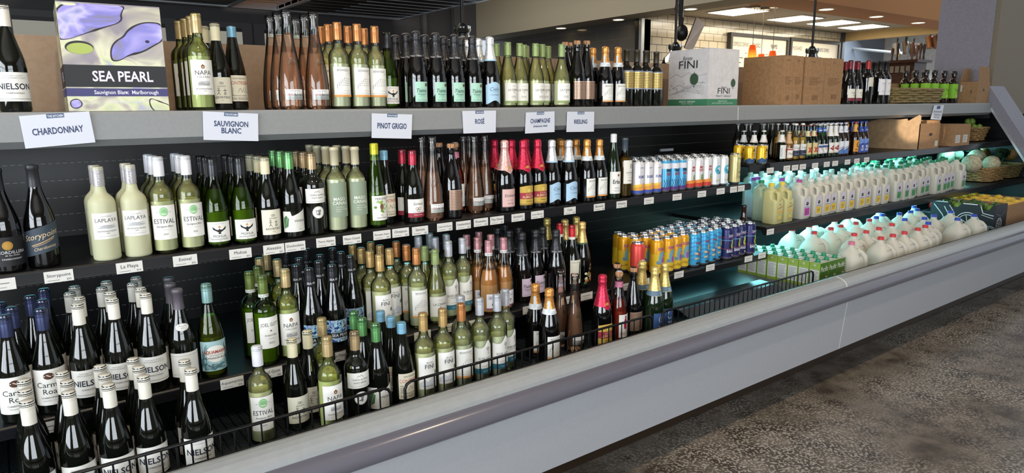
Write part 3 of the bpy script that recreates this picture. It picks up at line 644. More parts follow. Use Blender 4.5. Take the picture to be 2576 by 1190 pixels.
        r = prof[-1][0]; q = [(r+.0022, Hh*.955), (r+.0018, Hh*.972), (r+.0004, Hh*.99), (r-.003, Hh*1.0), (0, Hh*1.001)]; mb.lathe(q, cap_mat(cc, .2), 21, sharp=70); parts.append(('bottle_cap', mb.mesh('bottle_cap'), sub))
    elif st == 'wide':
        r = prof[-1][0]; mb.lathe([(r+.003, Hh*.885), (r+.0035, Hh*.90), (r+.0032, Hh*.99), (r, Hh), (0, Hh)], cap_mat(cc, 0, .3), 24, sharp=50); parts.append(('screw_cap', mb.mesh('screw_cap'), sub))
    if collar:      # (z0 frac, z1 frac, colour, items)
        a, b, c_, its = collar; q, at = clipped(prof, a*Hh, b*Hh, .0016 if st != 'screw' else .0006); mb = MB()
        if st == 'screw': q = [(n+.0005, a*Hh), (n+.0005, b*Hh)]
        mb.lathe(q, mat('paper_'+c_[1:], c_, .5), 24); rr = max(p[0] for p in q)+.0003
        if its: art(mb, its, lean(q[0][0]+.0002, q[-1][0]+.0002, a*Hh, b*Hh), .003)
        parts.append(('neck_band', mb.mesh('neck_band'), []))
    if wine in ('white', 'pale', 'green', 'olive') and cat == 'bottle' and name == 'wine_bottle' and labels:
        d = labels[0]; bl = dict(d, items=[], w=d['w']*1.12, paper='#e9e7de', top=None, bot=None, turn=PI*R); parts.append(('back_label', label_mesh(R, bl, 'back_label'), []))
    for d in labels:
        rr = d.get('R', R); parts.append((d['name'], label_mesh(rr if 'rr' not in d else d['rr'], d, d['name']), [], d['lab']))
    KIND[key] = dict(parts=parts, H=Hh, R=R, look=look, cat=cat, name=name)

def abalone_label():
    m = mat('abalone_label', '#5f86a8', .35); n, l = nodes_of(m); tc = n.new('ShaderNodeTexCoord'); ns = n.new('ShaderNodeTexNoise'); cr = n.new('ShaderNodeValToRGB'); l.new(tc.outputs['Object'], ns.inputs['Vector']); ns.inputs['Scale'].default_value = 34; ns.inputs['Distortion'].default_value = 1.6; ns.inputs['Detail'].default_value = 1
    e = cr.color_ramp.elements; e[0].position = .34; e[0].color = srgb('#1d2c66'); e[1].position = .70; e[1].color = srgb('#17203a')
    for p, c in ((.42, '#3d78b8'), (.47, '#a9d4dc'), (.50, '#e6efe4'), (.53, '#7fb7a8'), (.58, '#4a5fb0'), (.63, '#b9c6e6')): q = e.new(p); q.color = srgb(c)
    l.new(ns.outputs['Fac'], cr.inputs[0]); l.new(cr.outputs[0], n['Principled BSDF'].inputs['Base Color']); return m
IV = '#e4e0d4'
kind('nielson', 'ivory-capped dark bottle with bold-lettered label', 'burg', .0395, .300, 'dark', ('screw', IV, (0, .4)), [L(.030, .082, .105, [T('MONTEREY COUNTY', .070, .0035, GREY), T('SANTA BARBARA COUNTY', .064, .0035, GREY), T('NIELSON', .034, .0165, '#1c2233', bold=.018, xs=.92), T('CHARDONNAY', .021, .0045), ('r', -.048, .006, .048, .0085, '#b9b9b5')])])
kind('carmel', 'navy-capped dark bottle with white label', 'burg', .0395, .300, 'dark', ('screw', '#3c4468', (.5, .3)), [L(.028, .105, .115, [('e', 0, .086, .013, .010, '#54301f'), ('l', [(-.012, .086), (-.004, .089), (.004, .084), (.012, .087)], .0022, '#efeee8'), T('Carmel', .053, .0155, '#26292f'), T('Road', .033, .0155, '#26292f', u=.004), T('CHARDONNAY', .020, .0048), T('MONTEREY COUNTY', .012, .003, GREY)])])
kind('storypoint', 'black-capped dark bottle with slanted slate label', 'burg', .0415, .30, 'ink', ('smooth', '#2b2c30'), [L(.045, .078, .115, [T('Storypoint', .045, .0165, '#d8c19a', shear=.35, rot=.2, xs=.95), ('l', [(-.030, .022), (0, .032), (.032, .046)], .0025, '#c9a77a'), ('l', [(-.026, .019), (.004, .028), (.030, .041)], .0015, '#c9a77a'), T('Chardonnay', .012, .0085, '#d8c19a', shear=.35, rot=.2, u=.006)], '#36434f', top=lambda t: .034*t, bot=lambda t: .026*t)])
kind('cordillera', 'black-labelled dark bottle with gold seal', 'burg', .0425, .30, 'ink', ('smooth', '#26262a'), [L(.020, .085, .115, [('e', .0, .060, .013, .013, '#b98d3a'), ('g', 0, .060, .0105, .0095, '#8f6a22'), T('CORDILLERA', .036, .0088, '#d9dade', u=.01), T('de los Andes', .029, .005, '#c9c9cc', shear=.3, u=.01), T('CHARDONNAY', .018, .005, '#d9dade', u=.008)], '#141417')])
kind('laplaya', 'frosted pale bottle with silver-grey cap', 'bord', .0385, .287, 'frost', ('screw', '#b7b4b6', (.3, .38)), [L(.068, .080, .082, [T('ESTATE SERIES', .068, .0032, GREY), T('LAPLAYA', .052, .0115, '#3a3d44', xs=.95), ('p', [(-.026, .034), (-.008, .044), (.010, .042), (.028, .034), (.006, .031)], '#c4c6c8'), ('l', [(-.028, .034), (0, .036), (.028, .038)], .001, GREY), ('l', [(-.020, .040), (.004, .041), (.024, .043)], .001, GREY), T('SAUVIGNON BLANC', .022, .0042), T('2023', .016, .0034), ('r', -.026, .008, .026, .0095, '#c3c3c1')])], neckart=[('t', 'LAPLAYA', 0, .018, .007, '#8c8a8c', {'rot': PI/2})])
kind('estival', 'white-capped clear bottle with green-sealed label', 'bord', .0375, .302, 'clear', ('screw', '#e3e3ea', (.05, .4)), [L(.045, .108, .078, [('e', 0, .088, .0125, .0145, '#8cc487'), ('g', 0, .088, .0105, .0092, '#cfe6c8'), ('r', -.008, .080, .008, .083, '#cfe6c8'), ('l', [(-.022, .087), (-.015, .087)], .0007, INK), ('l', [(.015, .087), (.022, .087)], .0007, INK), T('ESTIVAL', .051, .0145, '#33363c', xs=.85), T('Sauvignon Blanc', .039, .0062, '#33363c', shear=.35, xs=.85), T('VIEUX ANCIEN RIVER', .030, .0028, '#c2c2c0'), T('2024', .015, .0048, '#4b4c50')])], 'white')
bird = [('p', [(-.022, .052), (-.010, .042), (-.003, .041), (0, .046), (.003, .041), (.010, .042), (.022, .053), (.020, .043), (.009, .036), (.003, .032), (.005, .027), (-.005, .027), (-.003, .032), (-.009, .036), (-.020, .042)], '#17181b'), ('p', [(-.005, .048), (.005, .048), (0, .056)], '#d28a2e')]
kind('mohua', 'black-capped green bottle with dark bird label', 'burg', .0405, .295, 'green', ('screw', '#2c2d31', (.3, .3)), [L(.018, .068, .082, [T('MARLBOROUGH', .060, .003, GREY)] + bird + [T('MOHUA', .0155, .0080, '#2b2d33'), ('r', -.038, .0135, .038, .0141, '#8d8d8d'), T('SAUVIGNON BLANC', .0068, .0042), T('2024', .002, .0028, GREY)])], 'green', .66)
kind('alexakis', 'cream-capped dark bottle with cream pictogram label', 'burg', .039, .290, 'dark', ('screw', '#dfd9b6', (0, .42)), [L(.022, .088, .078, [('g', -.003, .068, .004, .003, INK), ('g', .003, .068, .004, .003, INK), T('ALEXAKIS', .056, .0042), ('g', -.010, .050, .003, .0018, INK), ('l', [(-.016, .043), (-.004, .043)], .0014, INK), ('l', [(-.010, .047), (-.010, .037)], .0014, INK), ('l', [(-.015, .029), (-.010, .037), (-.005, .029)], .0014, INK), ('l', [(.004, .044), (.016, .044)], .0014, INK), ('l', [(.010, .050), (.010, .036)], .0014, INK), ('g', .010, .033, .004, .0026, INK), T('ASSYRTIKO', .017, .0075), T('2024', .009, .0032, GREY)], '#e8e4cf')])
kind('vidiano', 'green-capped dark bottle with leaf-cut white label', 'burg', .0395, .305, 'dark', ('screw', '#6aa968', (.55, .3)), [L(.022, .070, .098, [('p', [(-.046, .012), (-.030, .020), (-.026, .048), (-.036, .060), (-.046, .050)], '#4d7d4c'), ('l', [(-.044, .014), (-.030, .054)], .001, '#cfe0cb')] + [('l', [(-.020+.006*k, .003), (-.012+.011*k, .050+.006*k)], .0006, '#b7bab4') for k in range(6)] + [T('VIDIANO', .036, .0072, u=.012), T('CRETE', .008, .003, GREY, u=.014)], '#ecece4', top=lambda t: .040*max(0, t+.12)+(.016 if t < -.2 else 0)-.012)])
kind('terra', 'bronze-capped dark bottle with white label and round sticker', 'bord', .0385, .297, 'dark', ('screw', '#b39a74', (.45, .36)), [L(.118, .052, .090, [('l', [(-.012, .036), (-.006, .043), (-.002, .039), (.003, .045), (.010, .036)], .0012, '#6d6f74'), T('TERRA ALPINA', .026, .0060, '#4a4d54'), T('PINOT GRIGIO', .0165, .0045), ('r', -.034, .006, .034, .0075, '#b9babb')]), L(.062, .0445, .044, [('e', 0, .022, .022, .022, '#f0efe9'), ('g', 0, .022, .021, .020, '#9fa0a0')] + [('l', [(random.uniform(-.012, .012), random.uniform(.010, .034)) for _ in range(3)], .0012, '#55585c') for _ in range(9)], clear('sticker_gap', '#ffffff', 1, 1.0001), name='round_sticker')])
kind('maso', 'clear bottle with pale gold capsule and sage label', 'bord', .0385, .315, 'clear', ('smooth', '#c3bb9c'), [L(.058, .128, .082, [T('MASO', .062, .0115, '#e8ecdf', al='l', u=-.030, bold=.006), T('CANALI', .047, .0115, '#e8ecdf', al='l', u=-.034, bold=.006), T('PINOT GRIGIO', .026, .0052, '#dfe5d6', al='l', u=-.022), T('ITALIA', .019, .0045, '#dfe5d6', al='l', u=-.022), ('r', -.022, .035, .016, .0362, '#c4cebb'), ('r', -.022, .038, .010, .0392, '#c4cebb'), ('l', [(.016, .072), (.019, .090), (.015, .108), (.020, .120)], .002, '#8c8f63')], '#8d9c86')], 'pale')
kind('pieropan', 'yellow-capped green bottle with vine label', 'hock', .038, .318, 'green', ('screw', '#c0bc2a', (.35, .35)), [L(.028, .094, .076, [T('PIEROPAN', .078, .0090, '#2d2f36', xs=.82), ('e', 0, .052, .008, .013, '#8b6b32'), ('e', 0, .052, .004, .007, '#5d3f63')] + [('e', random.uniform(-.026, .028), random.uniform(.032, .072), .006, .005, random.choice(('#8fb357', '#a9c77a', '#6f9440'))) for _ in range(9)] + [T('2023', .018, .004), T('Soave Classico', .008, .005, shear=.3)])], 'green', .78, collar=(.80, .83, '#dfe4ea', []))
kind('contrebia', 'sky-blue-capped dark bottle with cream label', 'hock', .0385, .290, 'dark', ('screw', '#7cb0cc', (.25, .4)), [L(.030, .090, .082, [T('ONTANON', .076, .0062, '#5b4a3a'), T('CONTREBIA', .058, .0120, '#b3402e', xs=.80), T('2023', .034, .0105, '#6b5a46', u=-.024, rot=PI/2), ('l', [(-.008, .030), (.0, .046), (.008, .032), (.014, .048)], .0012, '#6b5a46'), ('l', [(.016, .032), (.026, .048)], .0012, '#6b5a46'), T('Rioja', .030, .004, u=.028), T('TEMPRANILLO BLANCO', .018, .0034), T('CON INSOLITO', .005, .0085, '#5b4a3a', xs=.8)], '#e6e0c8')])
kind('serena', 'red-capped dark bottle with red-banded white label', 'burg', .0405, .292, 'dark', ('screw', '#b02c40', (.4, .3)), [L(.024, .074, .088, [('r', -.044, 0, .044, .018, '#9a2233'), T('Serena', .050, .0110, '#33343a', shear=.3), ('g', -.006, .035, .006, .0045, '#7a4a30'), ('g', .006, .036, .006, .0045, '#7a4a30'), ('g', 0, .029, .006, .0045, '#7a4a30'), ('r', -.022, .021, .022, .0225, GREY), T('Dolce Rosso', .008, .005, '#f0e4e0', shear=.3)])])
kind('coteroses', 'rose-wine bottle with clear glass stopper', 'rose', .0405, .312, 'clear', ('stopper', '#dddddd'), [L(.032, .034, .062, [T('GERARD BERTRAND', .0275, .0028, '#5a5560'), ('t', 'cote', -.014, .0135, .0085, '#c04a52', {'xs': .95}), ('t', 'des roses', .013, .0135, .0068, '#33353d', {'shear': .3, 'xs': .8}), ('r', -.028, .0085, .028, .0087, '#c8a8b0'), T('LANGUEDOC - GRENACHE', .0040, .0026, GREY)], '#f1efee')], 'pinkwine', .80)
kind('cremant', 'cork-topped dark sparkling bottle with coppery patterned label', 'champ', .0425, .310, 'ink', ('cork', '#28282a'), [L(.036, .084, .080, [('r', -.040+.0046*i+.0008, .003+.0066*j, -.040+.0046*i+.0034, .0066*j+.0066, '#6d4c3d') for i in range(17) for j in range(12)], mat('label_copper', '#c7a892', .3, .5))])
kind('roscato', 'pink-collared cork-topped rose bottle with crimson figure label', 'champ', .0385, .310, 'clear', ('cork', '#e8e4e8'), [L(.030, .100, .066, [('p', [(-.008, .036), (-.011, .060), (-.006, .080), (0, .086), (.006, .080), (.010, .058), (.007, .036)], '#a3253c'), ('e', .0, .089, .005, .006, '#a3253c'), ('l', [(.004, .036), (.006, .026)], .004, '#a3253c'), T('ROSCATO', .012, .0095, '#a3253c', xs=.8), ('r', -.026, .006, .026, .0075, '#c8a0a8')])], 'red', .62, collar=(.79, .87, '#b66a86', []))
kind('estelado', 'rose-gold-foiled dark sparkling bottle with pink label', 'champ', .0435, .315, 'ink', ('longfoil', '#cf9b93'), [L(.022, .080, .082, [T('Estelado', .046, .0125, '#2e2a30', shear=.35), ('r', -.024, .030, .024, .0315, '#b08f94'), T('BRUT ROSE', .014, .0042), ('r', -.041, 0, .041, .003, '#8a6a70')], '#d9b3ae')])
kind('lucien', 'red-foiled dark sparkling bottle with gold label', 'champ', .0435, .313, 'ink', ('longfoil', '#b1223c'), [L(.022, .082, .088, [('r', -.044, .002, .044, .006, '#8c6f22'), ('r', -.044, .028, .044, .056, '#a02536'), T('LUCIEN', .046, .0066, '#e8d3a0'), T('ALBRECHT', .032, .0105, '#f0dfb0', xs=.85), ('e', 0, .066, .008, .008, '#e0c268'), T('CREMANT', .014, .005, '#5a4412')], '#c9a84a', top=lambda t: .006*math.cos(t*PI))])
kind('cielo', 'silver-foiled dark sparkling bottle with sky-blue label', 'champ', .0425, .303, 'ink', ('foil', '#d6dadb'), [L(.026, .078, .084, [T('Cielo', .046, .0150, '#38536e', shear=.35), ('r', -.020, .040, .024, .0412, '#6f93b0'), T('CUVEE PRIVEE', .026, .0045, '#38536e')], '#a9cbe4', top=lambda t: .006*math.cos(t*2*PI), bot=lambda t: .008*math.cos(t*2*PI)-.004)], collar=(.66, .685, '#a9cbe4', []))
benv_art = [T('BENVOLIO', .084, .0082, '#5b5d63', xs=.86), T('FRIULI', .076, .003, GREY, u=.024)] + [('l', [(-.026+.0066*k, .022+.008*k), (-.026+.0066*k, .038+.006*k)], .0012, '#55575c') for k in range(5)] + [('l', [(-.016+.007*k, .034+.008*k), (.030, .034+.007*k)], .0008, '#77797e') for k in range(4)] + [('r', -.006, .014, .030, .0152, '#c3c3c1'), ('r', -.035, .0048, .035, .0062, '#c3c3c1')]
kind('benvolio', 'copper-capped clear bottle with orange-edged white label', 'bord', .0375, .312, 'clear', ('screw', '#c1814c', (.55, .32)), [L(.052, .100, .078, benv_art + [('r', -.039, -.008, .039, -.0003, '#dd9a52')], bot=lambda t: -.001)], 'pale')
kind('benvbrut', 'copper-foiled dark sparkling bottle with neck strip', 'champ', .0425, .300, 'ink', ('foil', '#bf8544'), [L(.030, .084, .074, [it if it[0] != 't' else (it[0], it[1], it[2], it[3]-.016, it[4], it[5], it[6]) for it in benv_art] + [('r', -.037, -.007, .037, -.0003, '#dd9a52')], '#ecebe4')], collar=(.665, .735, '#e6e8ea', [('r', -.012, .004, .012, .006, '#8aa0b0'), ('r', -.012, .010, .012, .0112, '#8aa0b0')]), neckart=[('r', -.026, -.022, -.017, .055, '#cfe0ea')])
kind('erbaluna', 'tall green bottle with long white cap', 'hock', .0375, .322, 'dkgreen', ('screw', '#e3e4e4', (0, .4)), [L(.026, .110, .080, [('e', .006, .092, .006, .006, '#8f3a34'), T('Erba', .050, .0200, '#1f2126', u=-.004, bold=.02, xs=.8), T('ERBALUCE', .026, .0045), ('r', -.022, .016, .022, .0175, GREY), ('r', -.018, .010, .018, .0112, GREY)])])
kind('ackerman', 'olive glass bottle with slate capsule and tall label', 'bord', .0380, .298, 'olive', ('smooth', '#4a5560'), [L(.070, .118, .074, [('e', .008, .088, .008, .012, '#6d6255'), ('e', .008, .088, .004, .009, '#ddd8ca'), T('ACKERMAN', .052, .0074, '#3a352e', xs=.85), ('r', -.018, .044, .026, .0452, GREY), ('r', -.012, .030, .020, .0312, GREY), T('Sauvignon', .014, .005, shear=.3)], '#e9e5da')], 'olive', .70)
kind('goldred', 'slim dark bottle with gold lined label', 'bord', .0370, .290, 'dark', ('smooth', '#3a3324'), [L(.088, .094, .100, [('r', -.05, 0, .05, .006, '#8f97ac'), ('r', -.05, .088, .05, .094, '#8f97ac')] + [('r', -.046, .010+.0085*k, .046, .0125+.0085*k, '#6a5526') for k in range(9)] + [('r', -.05+.013*k, .012, -.048+.013*k, .084, '#d9c27c') for k in range(8)], mat('label_gold', '#c9ae68', .32, .5))])
kind('lacrema', 'green-capped clear bottle with sloping shoulders', 'burg', .0405, .293, 'clear', ('screw', '#8fa268', (.2, .4)), [L(.030, .080, .088, [T('SONOMA', .064, .003, GREY), T('LA CREMA', .044, .0095, '#33353a', xs=.92), ('p', [(-.0025, .040), (.0025, .040), (0, .034)], '#33353a'), T('MONTEREY', .018, .0036), T('PINOT GRIGIO', .012, .003, GREY), ('r', -.044, -.010, .044, -.0003, '#8fa268')], bot=lambda t: -.001)], 'white')
tband = [('t', 'Tiamo', .0, .003, .0062, '#e8e8e8', {'shear': .3}), ('t', 'Tiamo', .030, .004, .0062, '#e8e8e8', {'shear': .3}), ('t', 'Tiamo', -.030, .002, .0062, '#e8e8e8', {'shear': .3})]
def tiamo_label(c, c2): return L(.026, .080, .058, [('l', [(0, .030), (.018*math.cos(a), .034+.024*math.sin(a))], .005, c2) for a in [k*PI/4 for k in range(8)]] + [T('Tiamo', .038, .0150, '#22303a', shear=.3, xs=.85), T('Prosecco', .027, .0062, '#3a5560', shear=.3), ('e', .020, .068, .006, .007, '#5a4a1e'), ('r', -.02, .006, .02, .0078, '#6f8f88')], c)
kind('tiamo', 'black-foiled dark sparkling bottle with mint label', 'champ', .0425, .306, 'ink', ('foil', '#2a2a2d'), [tiamo_label('#a8d4c0', '#93c4ae')], neckart=tband)
kind('tiamorose', 'black-foiled dark sparkling bottle with mauve label', 'champ', .0425, .306, 'ink', ('foil', '#2a2a2d'), [tiamo_label('#d9c6d8', '#cbb3cb')], neckart=tband)
kind('napa', 'gold-capped clear bottle with crested white label', 'bord', .0375, .310, 'palegreen', ('screw', '#c2aa7c', (.5, .32)), [L(.050, .112, .080, [('p', [(-.006, .092), (0, .098), (.006, .092), (.004, .084), (-.004, .084)], '#7a4a2a'), ('e', 0, .089, .0025, .0025, '#e0c9a0'), T('NAPA', .064, .0140, '#3f3d3e', xs=.98), T('CELLARS', .055, .0048, '#6a6767', xs=1.5), ('r', -.018, .030, .018, .044, '#c9c9c9'), ('p', [(-.018, .030), (-.018, .038), (-.006, .042), (.004, .036), (.018, .040), (.018, .030)], '#a3a3a3'), T('SAUVIGNON BLANC', .017, .0040), T('2023', .011, .0030, GREY)])], 'white')
kind('joelgott', 'olive-capped green bottle with white label', 'bord', .0385, .300, 'green', ('screw', '#66773a', (.35, .35)), [L(.058, .108, .076, [T('JOEL GOTT', .076, .0120, '#33383e', xs=.74), ('p', [(0, .0655), (.0012, .062), (.0045, .062), (.0018, .060), (.003, .0565), (0, .0588), (-.003, .0565), (-.0018, .060), (-.0045, .062), (-.0012, .062)], '#4c5157'), T('Sauvignon Blanc', .043, .0058, shear=.35, xs=.8), T('CALIFORNIA', .032, .003, GREY), T('2023', .016, .0068, '#55585e')])], 'green', .62, collar=(.765, .80, '#e9ebe6', [('t', 'CALIFORNIA', 0, .003, .0055, '#5a6a40', {})]))
kind('seapearl', 'black-capped dark bottle with swirling blue label', 'burg', .0405, .302, 'ink', ('screw', '#26272b', (.35, .3)), [L(.028, .080, .105, [('r', -.0525, .016, .0525, .034, '#111114'), T('SEA PEARL', .020, .0100, '#dfe3ea', bold=.01), T('Sauvignon Blanc Marlborough', .0085, .0034, '#e6e9ee')], None or abalone_label())], neckart=[('t', 'SEA PEARL', .006, .006, .0072, '#d5d8de', {'bold': .01})])
fini_m = [('p', [(-.038, .020), (-.020, .036), (-.008, .026), (.008, .040), (.020, .028), (.038, .036), (.038, .014), (-.038, .008)], '#d3d7dc'), ('l', [(-.036, .018), (-.018, .034), (-.008, .024)], .0008, '#9aa0a8'), ('l', [(-.004, .028), (.010, .040), (.024, .026), (.036, .034)], .0008, '#9aa0a8')]
kind('fini', 'gold-capped clear bottle with mountain label', 'bord', .0380, .308, 'clear', ('screw', '#c4a36a', (.5, .32)), [L(.045, .115, .080, fini_m + [T('Barone', .093, .0058, '#6a6c72', shear=.35), T('FINI', .074, .0150, '#24262b'), ('e', .026, .056, .0055, .0075, '#4c6b48'), ('l', [(.026, .064), (.026, .048)], .0006, '#24262b'), T('PINOT GRIGIO', .0085, .0048, '#6a6c72'), ('r', -.026, .003, .026, .0045, '#b9bbbd')])], 'white')
wave = lambda t: -.010 + .020*math.exp(-((t-.18)/.16)**2) + .004*math.sin(t*7)
kind('silvergate', 'silver-capped clear bottle with key and teal label', 'bord', .0375, .315, 'clear', ('screw', '#bfc1c8', (.35, .36)), [L(.036, .112, .080, [('r', -.040, 0, .040, .020, '#2f7288'), T('PINOT GRIGIO', .007, .0038, '#dfeaf0', u=.012), ('g', .014, .094, .0062, .0048, '#2b2d31'), ('l', [(.008, .094), (.020, .094)], .001, '#2b2d31'), ('l', [(.014, .088), (.014, .074)], .0012, '#2b2d31'), ('l', [(.014, .076), (.017, .076)], .0012, '#2b2d31'), T('SILVER GATE', .054, .0088, '#44474d', xs=.70), T('VINEYARDS', .047, .0038, '#77797e'), T('CALIFORNIA', .027, .0028, GREY)], top=wave)], 'pale')
kind('hecht', 'pink-capped bottle of orange rose wine', 'burg', .0400, .305, 'clear', ('screw', '#c08a90', (.4, .34)), [L(.020, .066, .074, [T('QT', .014, .0150, '#1f2126', bold=.015), ('r', -.030, .042, -.010, .058, '#c9cbd8'), T('8', .044, .010, '#5b5f78', u=-.020), ('r', .004, .044, .024, .0455, '#8d8f94'), ('r', .004, .049, .024, .0505, '#8d8f94'), ('r', -.037, 0, .037, .006, '#8a4a72')], '#eceaf0')], 'orange', .60, collar=(.795, .835, '#ecebec', [('t', 'HECHTSBAR', 0, .003, .0058, '#2b2d31', {'xs': .8})]))
kind('redtop', 'bright red-capped dark bottle with cream label', 'burg', .0410, .305, 'dark', ('screw', '#cf2530', (.2, .35)), [L(.036, .112, .074, [('r', -.030, .100, .012, .1015, '#6b6558'), ('l', [(.014, .020), (.016, .090)], .010, '#2f4a26'), ('l', [(.008, .050), (.022, .080)], .004, '#2f4a26'), ('e', .016, .094, .004, .006, '#24262b'), ('r', -.030, .010, .004, .0115, '#8a8474')], '#e9e4d2')], collar=(.785, .83, '#eeeae0', []))
flo = [('e', random.uniform(-.020, .022), random.uniform(0, .050), .007, .006, random.choice(('#b5452f', '#e0a53a', '#e9dfc8', '#3f6b3a', '#7f9a4a', '#c46a2e'))) for _ in range(26)]
kind('floral', 'gold-foiled black sparkling bottle with floral print', 'champ', .0430, .310, 'ink', ('foil', '#c9a868'), [L(.022, .112, .070, flo + [T('ED', .062, .013, '#a9885a', bold=.02, u=.012), T('AL', .080, .013, '#a9885a', bold=.02, u=.016)], mat('glass_black', '#060607', .05), name='floral_print')], collar=(.665, .69, '#3f5a3c', []))
kind('greengold', 'gold-foiled green sparkling bottle', 'champ', .0430, .312, 'dkgreen', ('foil', '#b7a25c'), [L(.030, .080, .08, [('r', -.03, .03, .03, .032, '#8a7a4a')], '#e6e0cc')])
kind('aquamarine', 'teal-capped bottle with jungle-scene label', 'burg', .0405, .302, 'green', ('screw', '#86aaa8', (.4, .34)), [L(.024, .098, .100, [('e', 0, .056, .034, .027, '#eceae0')] + [('l', [(s*.042+random.uniform(-.008, .008), random.uniform(.0, .02)), (s*.036+random.uniform(-.014, .014), random.uniform(.03, .09))], .0016, random.choice(('#31555c', '#4c7a80', '#27464c'))) for s in (-1, 1) for _ in range(16)] + [('l', [(random.uniform(-.04, .04), .004), (random.uniform(-.04, .04), .024)], .0016, random.choice(('#31555c', '#4c7a80'))) for _ in range(16)] + [T('AQUAMARINE', .058, .0100, '#a03a2e', bold=.02, xs=.82), ('r', -.022, .051, .022, .0525, '#77898c'), T('SAUVIGNON BLANC', .040, .0062, '#2f4347', bold=.01)], '#a4c4c6')], 'olive', .66)
kind('rully', 'grey-capped dark bottle with oval neck label', 'burg', .0415, .300, 'dark', ('smooth', '#5c565e'), [L(.026, .078, .096, [('r', -.044, .068, .044, .070, '#cfcbc0'), ('r', -.044, .008, .044, .010, '#cfcbc0'), T('Rully', .036, .012, '#b6b2a6', shear=.3), ('r', -.02, .024, .02, .0255, '#cfcbc0')]), dict(L(.172, .026, .040, [('e', 0, .013, .019, .0125, '#e9e7e0'), ('g', 0, .013, .0118, .0112, '#a9a9ab'), T('Reserve', .015, .0042, '#77797e', shear=.3), T('2022', .008, .004, '#77797e')], clear('sticker_gap', '#ffffff', 1, 1.0001), name='neck_label'), rr=.0335)])
kind('paul', 'gold-foiled green sparkling bottle with blue label', 'champ', .0435, .312, 'dkgreen', ('foil', '#d2b36a'), [L(.030, .082, .076, [('l', [(-.004, .070), (-.014, .052), (-.004, .036), (.012, .040)], .004, '#aab9cc'), T('PAUL', .016, .0085, '#dfe5ec'), ('r', -.024, .008, .024, .0095, '#aab9cc')], '#33548a')], collar=(.60, .67, '#5b7386', [('e', .004, .010, .009, .009, '#7f97aa'), ('l', [(-.03, .0006), (.03, .0006)], .0014, '#cdbb84')]))
kind('redburg', 'red-capped red wine with two-tone label', 'burg', .0405, .292, 'ink', ('screw', '#7c1f28', (.3, .35)), [L(.022, .080, .086, [('r', -.043, 0, .043, .020, '#7a2230'), T('Serena', .050, .010, '#4a4347', shear=.3), ('g', -.005, .038, .005, .004, '#7a4a30'), ('g', .005, .038, .005, .004, '#7a4a30')], '#e9e4d6')])
kind('redcream', 'scarlet-capped red wine with cream label', 'bord', .0385, .296, 'ink', ('screw', '#a02a2a', (.3, .35)), [L(.118, .062, .060, [('r', -.018, .012, .022, .0135, '#7a7468'), ('r', -.010, .026, .022, .027, '#7a7468')], '#ddd5bf')])
kind('reddark', 'dark-capped red wine with tall white label', 'bord', .0385, .300, 'ink', ('smooth', '#191a1c'), [L(.062, .110, .074, [T('Cabernet', .078, .007, '#6a6668', shear=.35), ('r', -.01, .066, .022, .0672, GREY), T('Sauvignon', .024, .006, '#8a8688', shear=.35)], '#e9e7ea')])
# beer and tea
BK = dict(cat='bottle', name='beer_bottle')
def beer(key, look, Hh, glass, capc, labs, wine=None, collar=None, st='crown'): kind(key, look, 'beer', .0305, Hh, glass, (st, capc), labs, wine, .62, 'bottle', 'beer_bottle', collar)
beer('original', 'white-collared green beer bottle with upright blue lettering', .200, 'beergreen', '#e6e4de', [L(.018, .088, .070, [T('ORIGINAL', .042, .0150, '#7d99b5', u=-.018, rot=PI/2, xs=.62), ('e', .012, .052, .010, .016, '#b56a5a'), T('0.0', .024, .008, '#8a2f2a', u=.014)], '#e6e5df')], 'dark', (.62, .86, '#e6e4de', [('r', .004, .02, .010, .026, '#4a4a4c'), ('t', 'ORIGINAL', 0, .004, .005, '#a33a34', {})]))
beer('modelo', 'squat foil-necked amber beer bottle', .188, 'clear', '#c9b07a', [L(.020, .062, .070, [('r', -.035, .050, .035, .058, '#b5493a'), T('Modelo', .020, .015, '#26262a', shear=.3, xs=.8)], '#ece6d8')], 'amber', (.60, .93, '#c7a276', []))
beer('corona', 'clear-necked golden beer bottle with blue and white label', .240, 'clear', '#e8e9e6', [L(.028, .076, .076, [('r', -.038, 0, .038, .036, '#26304a'), T('Corona', .046, .0165, '#2b3554', shear=.25, xs=.75), T('Extra', .037, .007, '#2b3554', shear=.25), ('r', -.024, .012, .024, .0136, '#aeb6cc')], '#e7e6e0')], 'gold')
beer('clearneck', 'clear-necked beer bottle in the rear row', .240, 'clear', '#dadbdc', [L(.028, .076, .076, [('r', -.03, .04, .03, .044, '#8a8a90')], '#e7e6e0')], 'dark')
beer('xx', 'green beer bottle with crossed red letters', .228, 'beergreen', '#5a2320', [L(.022, .086, .072, [('l', [(-.022, .022), (-.002, .056)], .009, '#c0262c'), ('l', [(-.022, .056), (-.002, .022)], .009, '#c0262c'), ('l', [(.002, .022), (.022, .056)], .009, '#c0262c'), ('l', [(.002, .056), (.022, .022)], .009, '#c0262c'), ('r', -.036, 0, .036, .010, '#3f6a3a')], '#d3c48c')], 'dark', (.66, .82, '#d9d3a8', [('l', [(-.010, .004), (.006, .026)], .006, '#c0262c'), ('l', [(-.010, .026), (.006, .004)], .006, '#c0262c')]))
beer('peroni', 'green beer bottle with blue neck band and oval label', .230, 'beergreen', '#c9cdd4', [L(.030, .064, .070, [('e', 0, .032, .034, .030, '#e9e8e4'), ('g', 0, .032, .0315, .0295, '#2a4a8a'), ('r', -.032, .040, .032, .054, '#2a4a8a'), T('Peroni', .026, .012, '#b02a34', shear=.25, xs=.8)], '#d9dadc')], 'dark', (.76, .90, '#3d62b0', [('r', -.02, .010, .02, .016, '#e9e8e4')]))
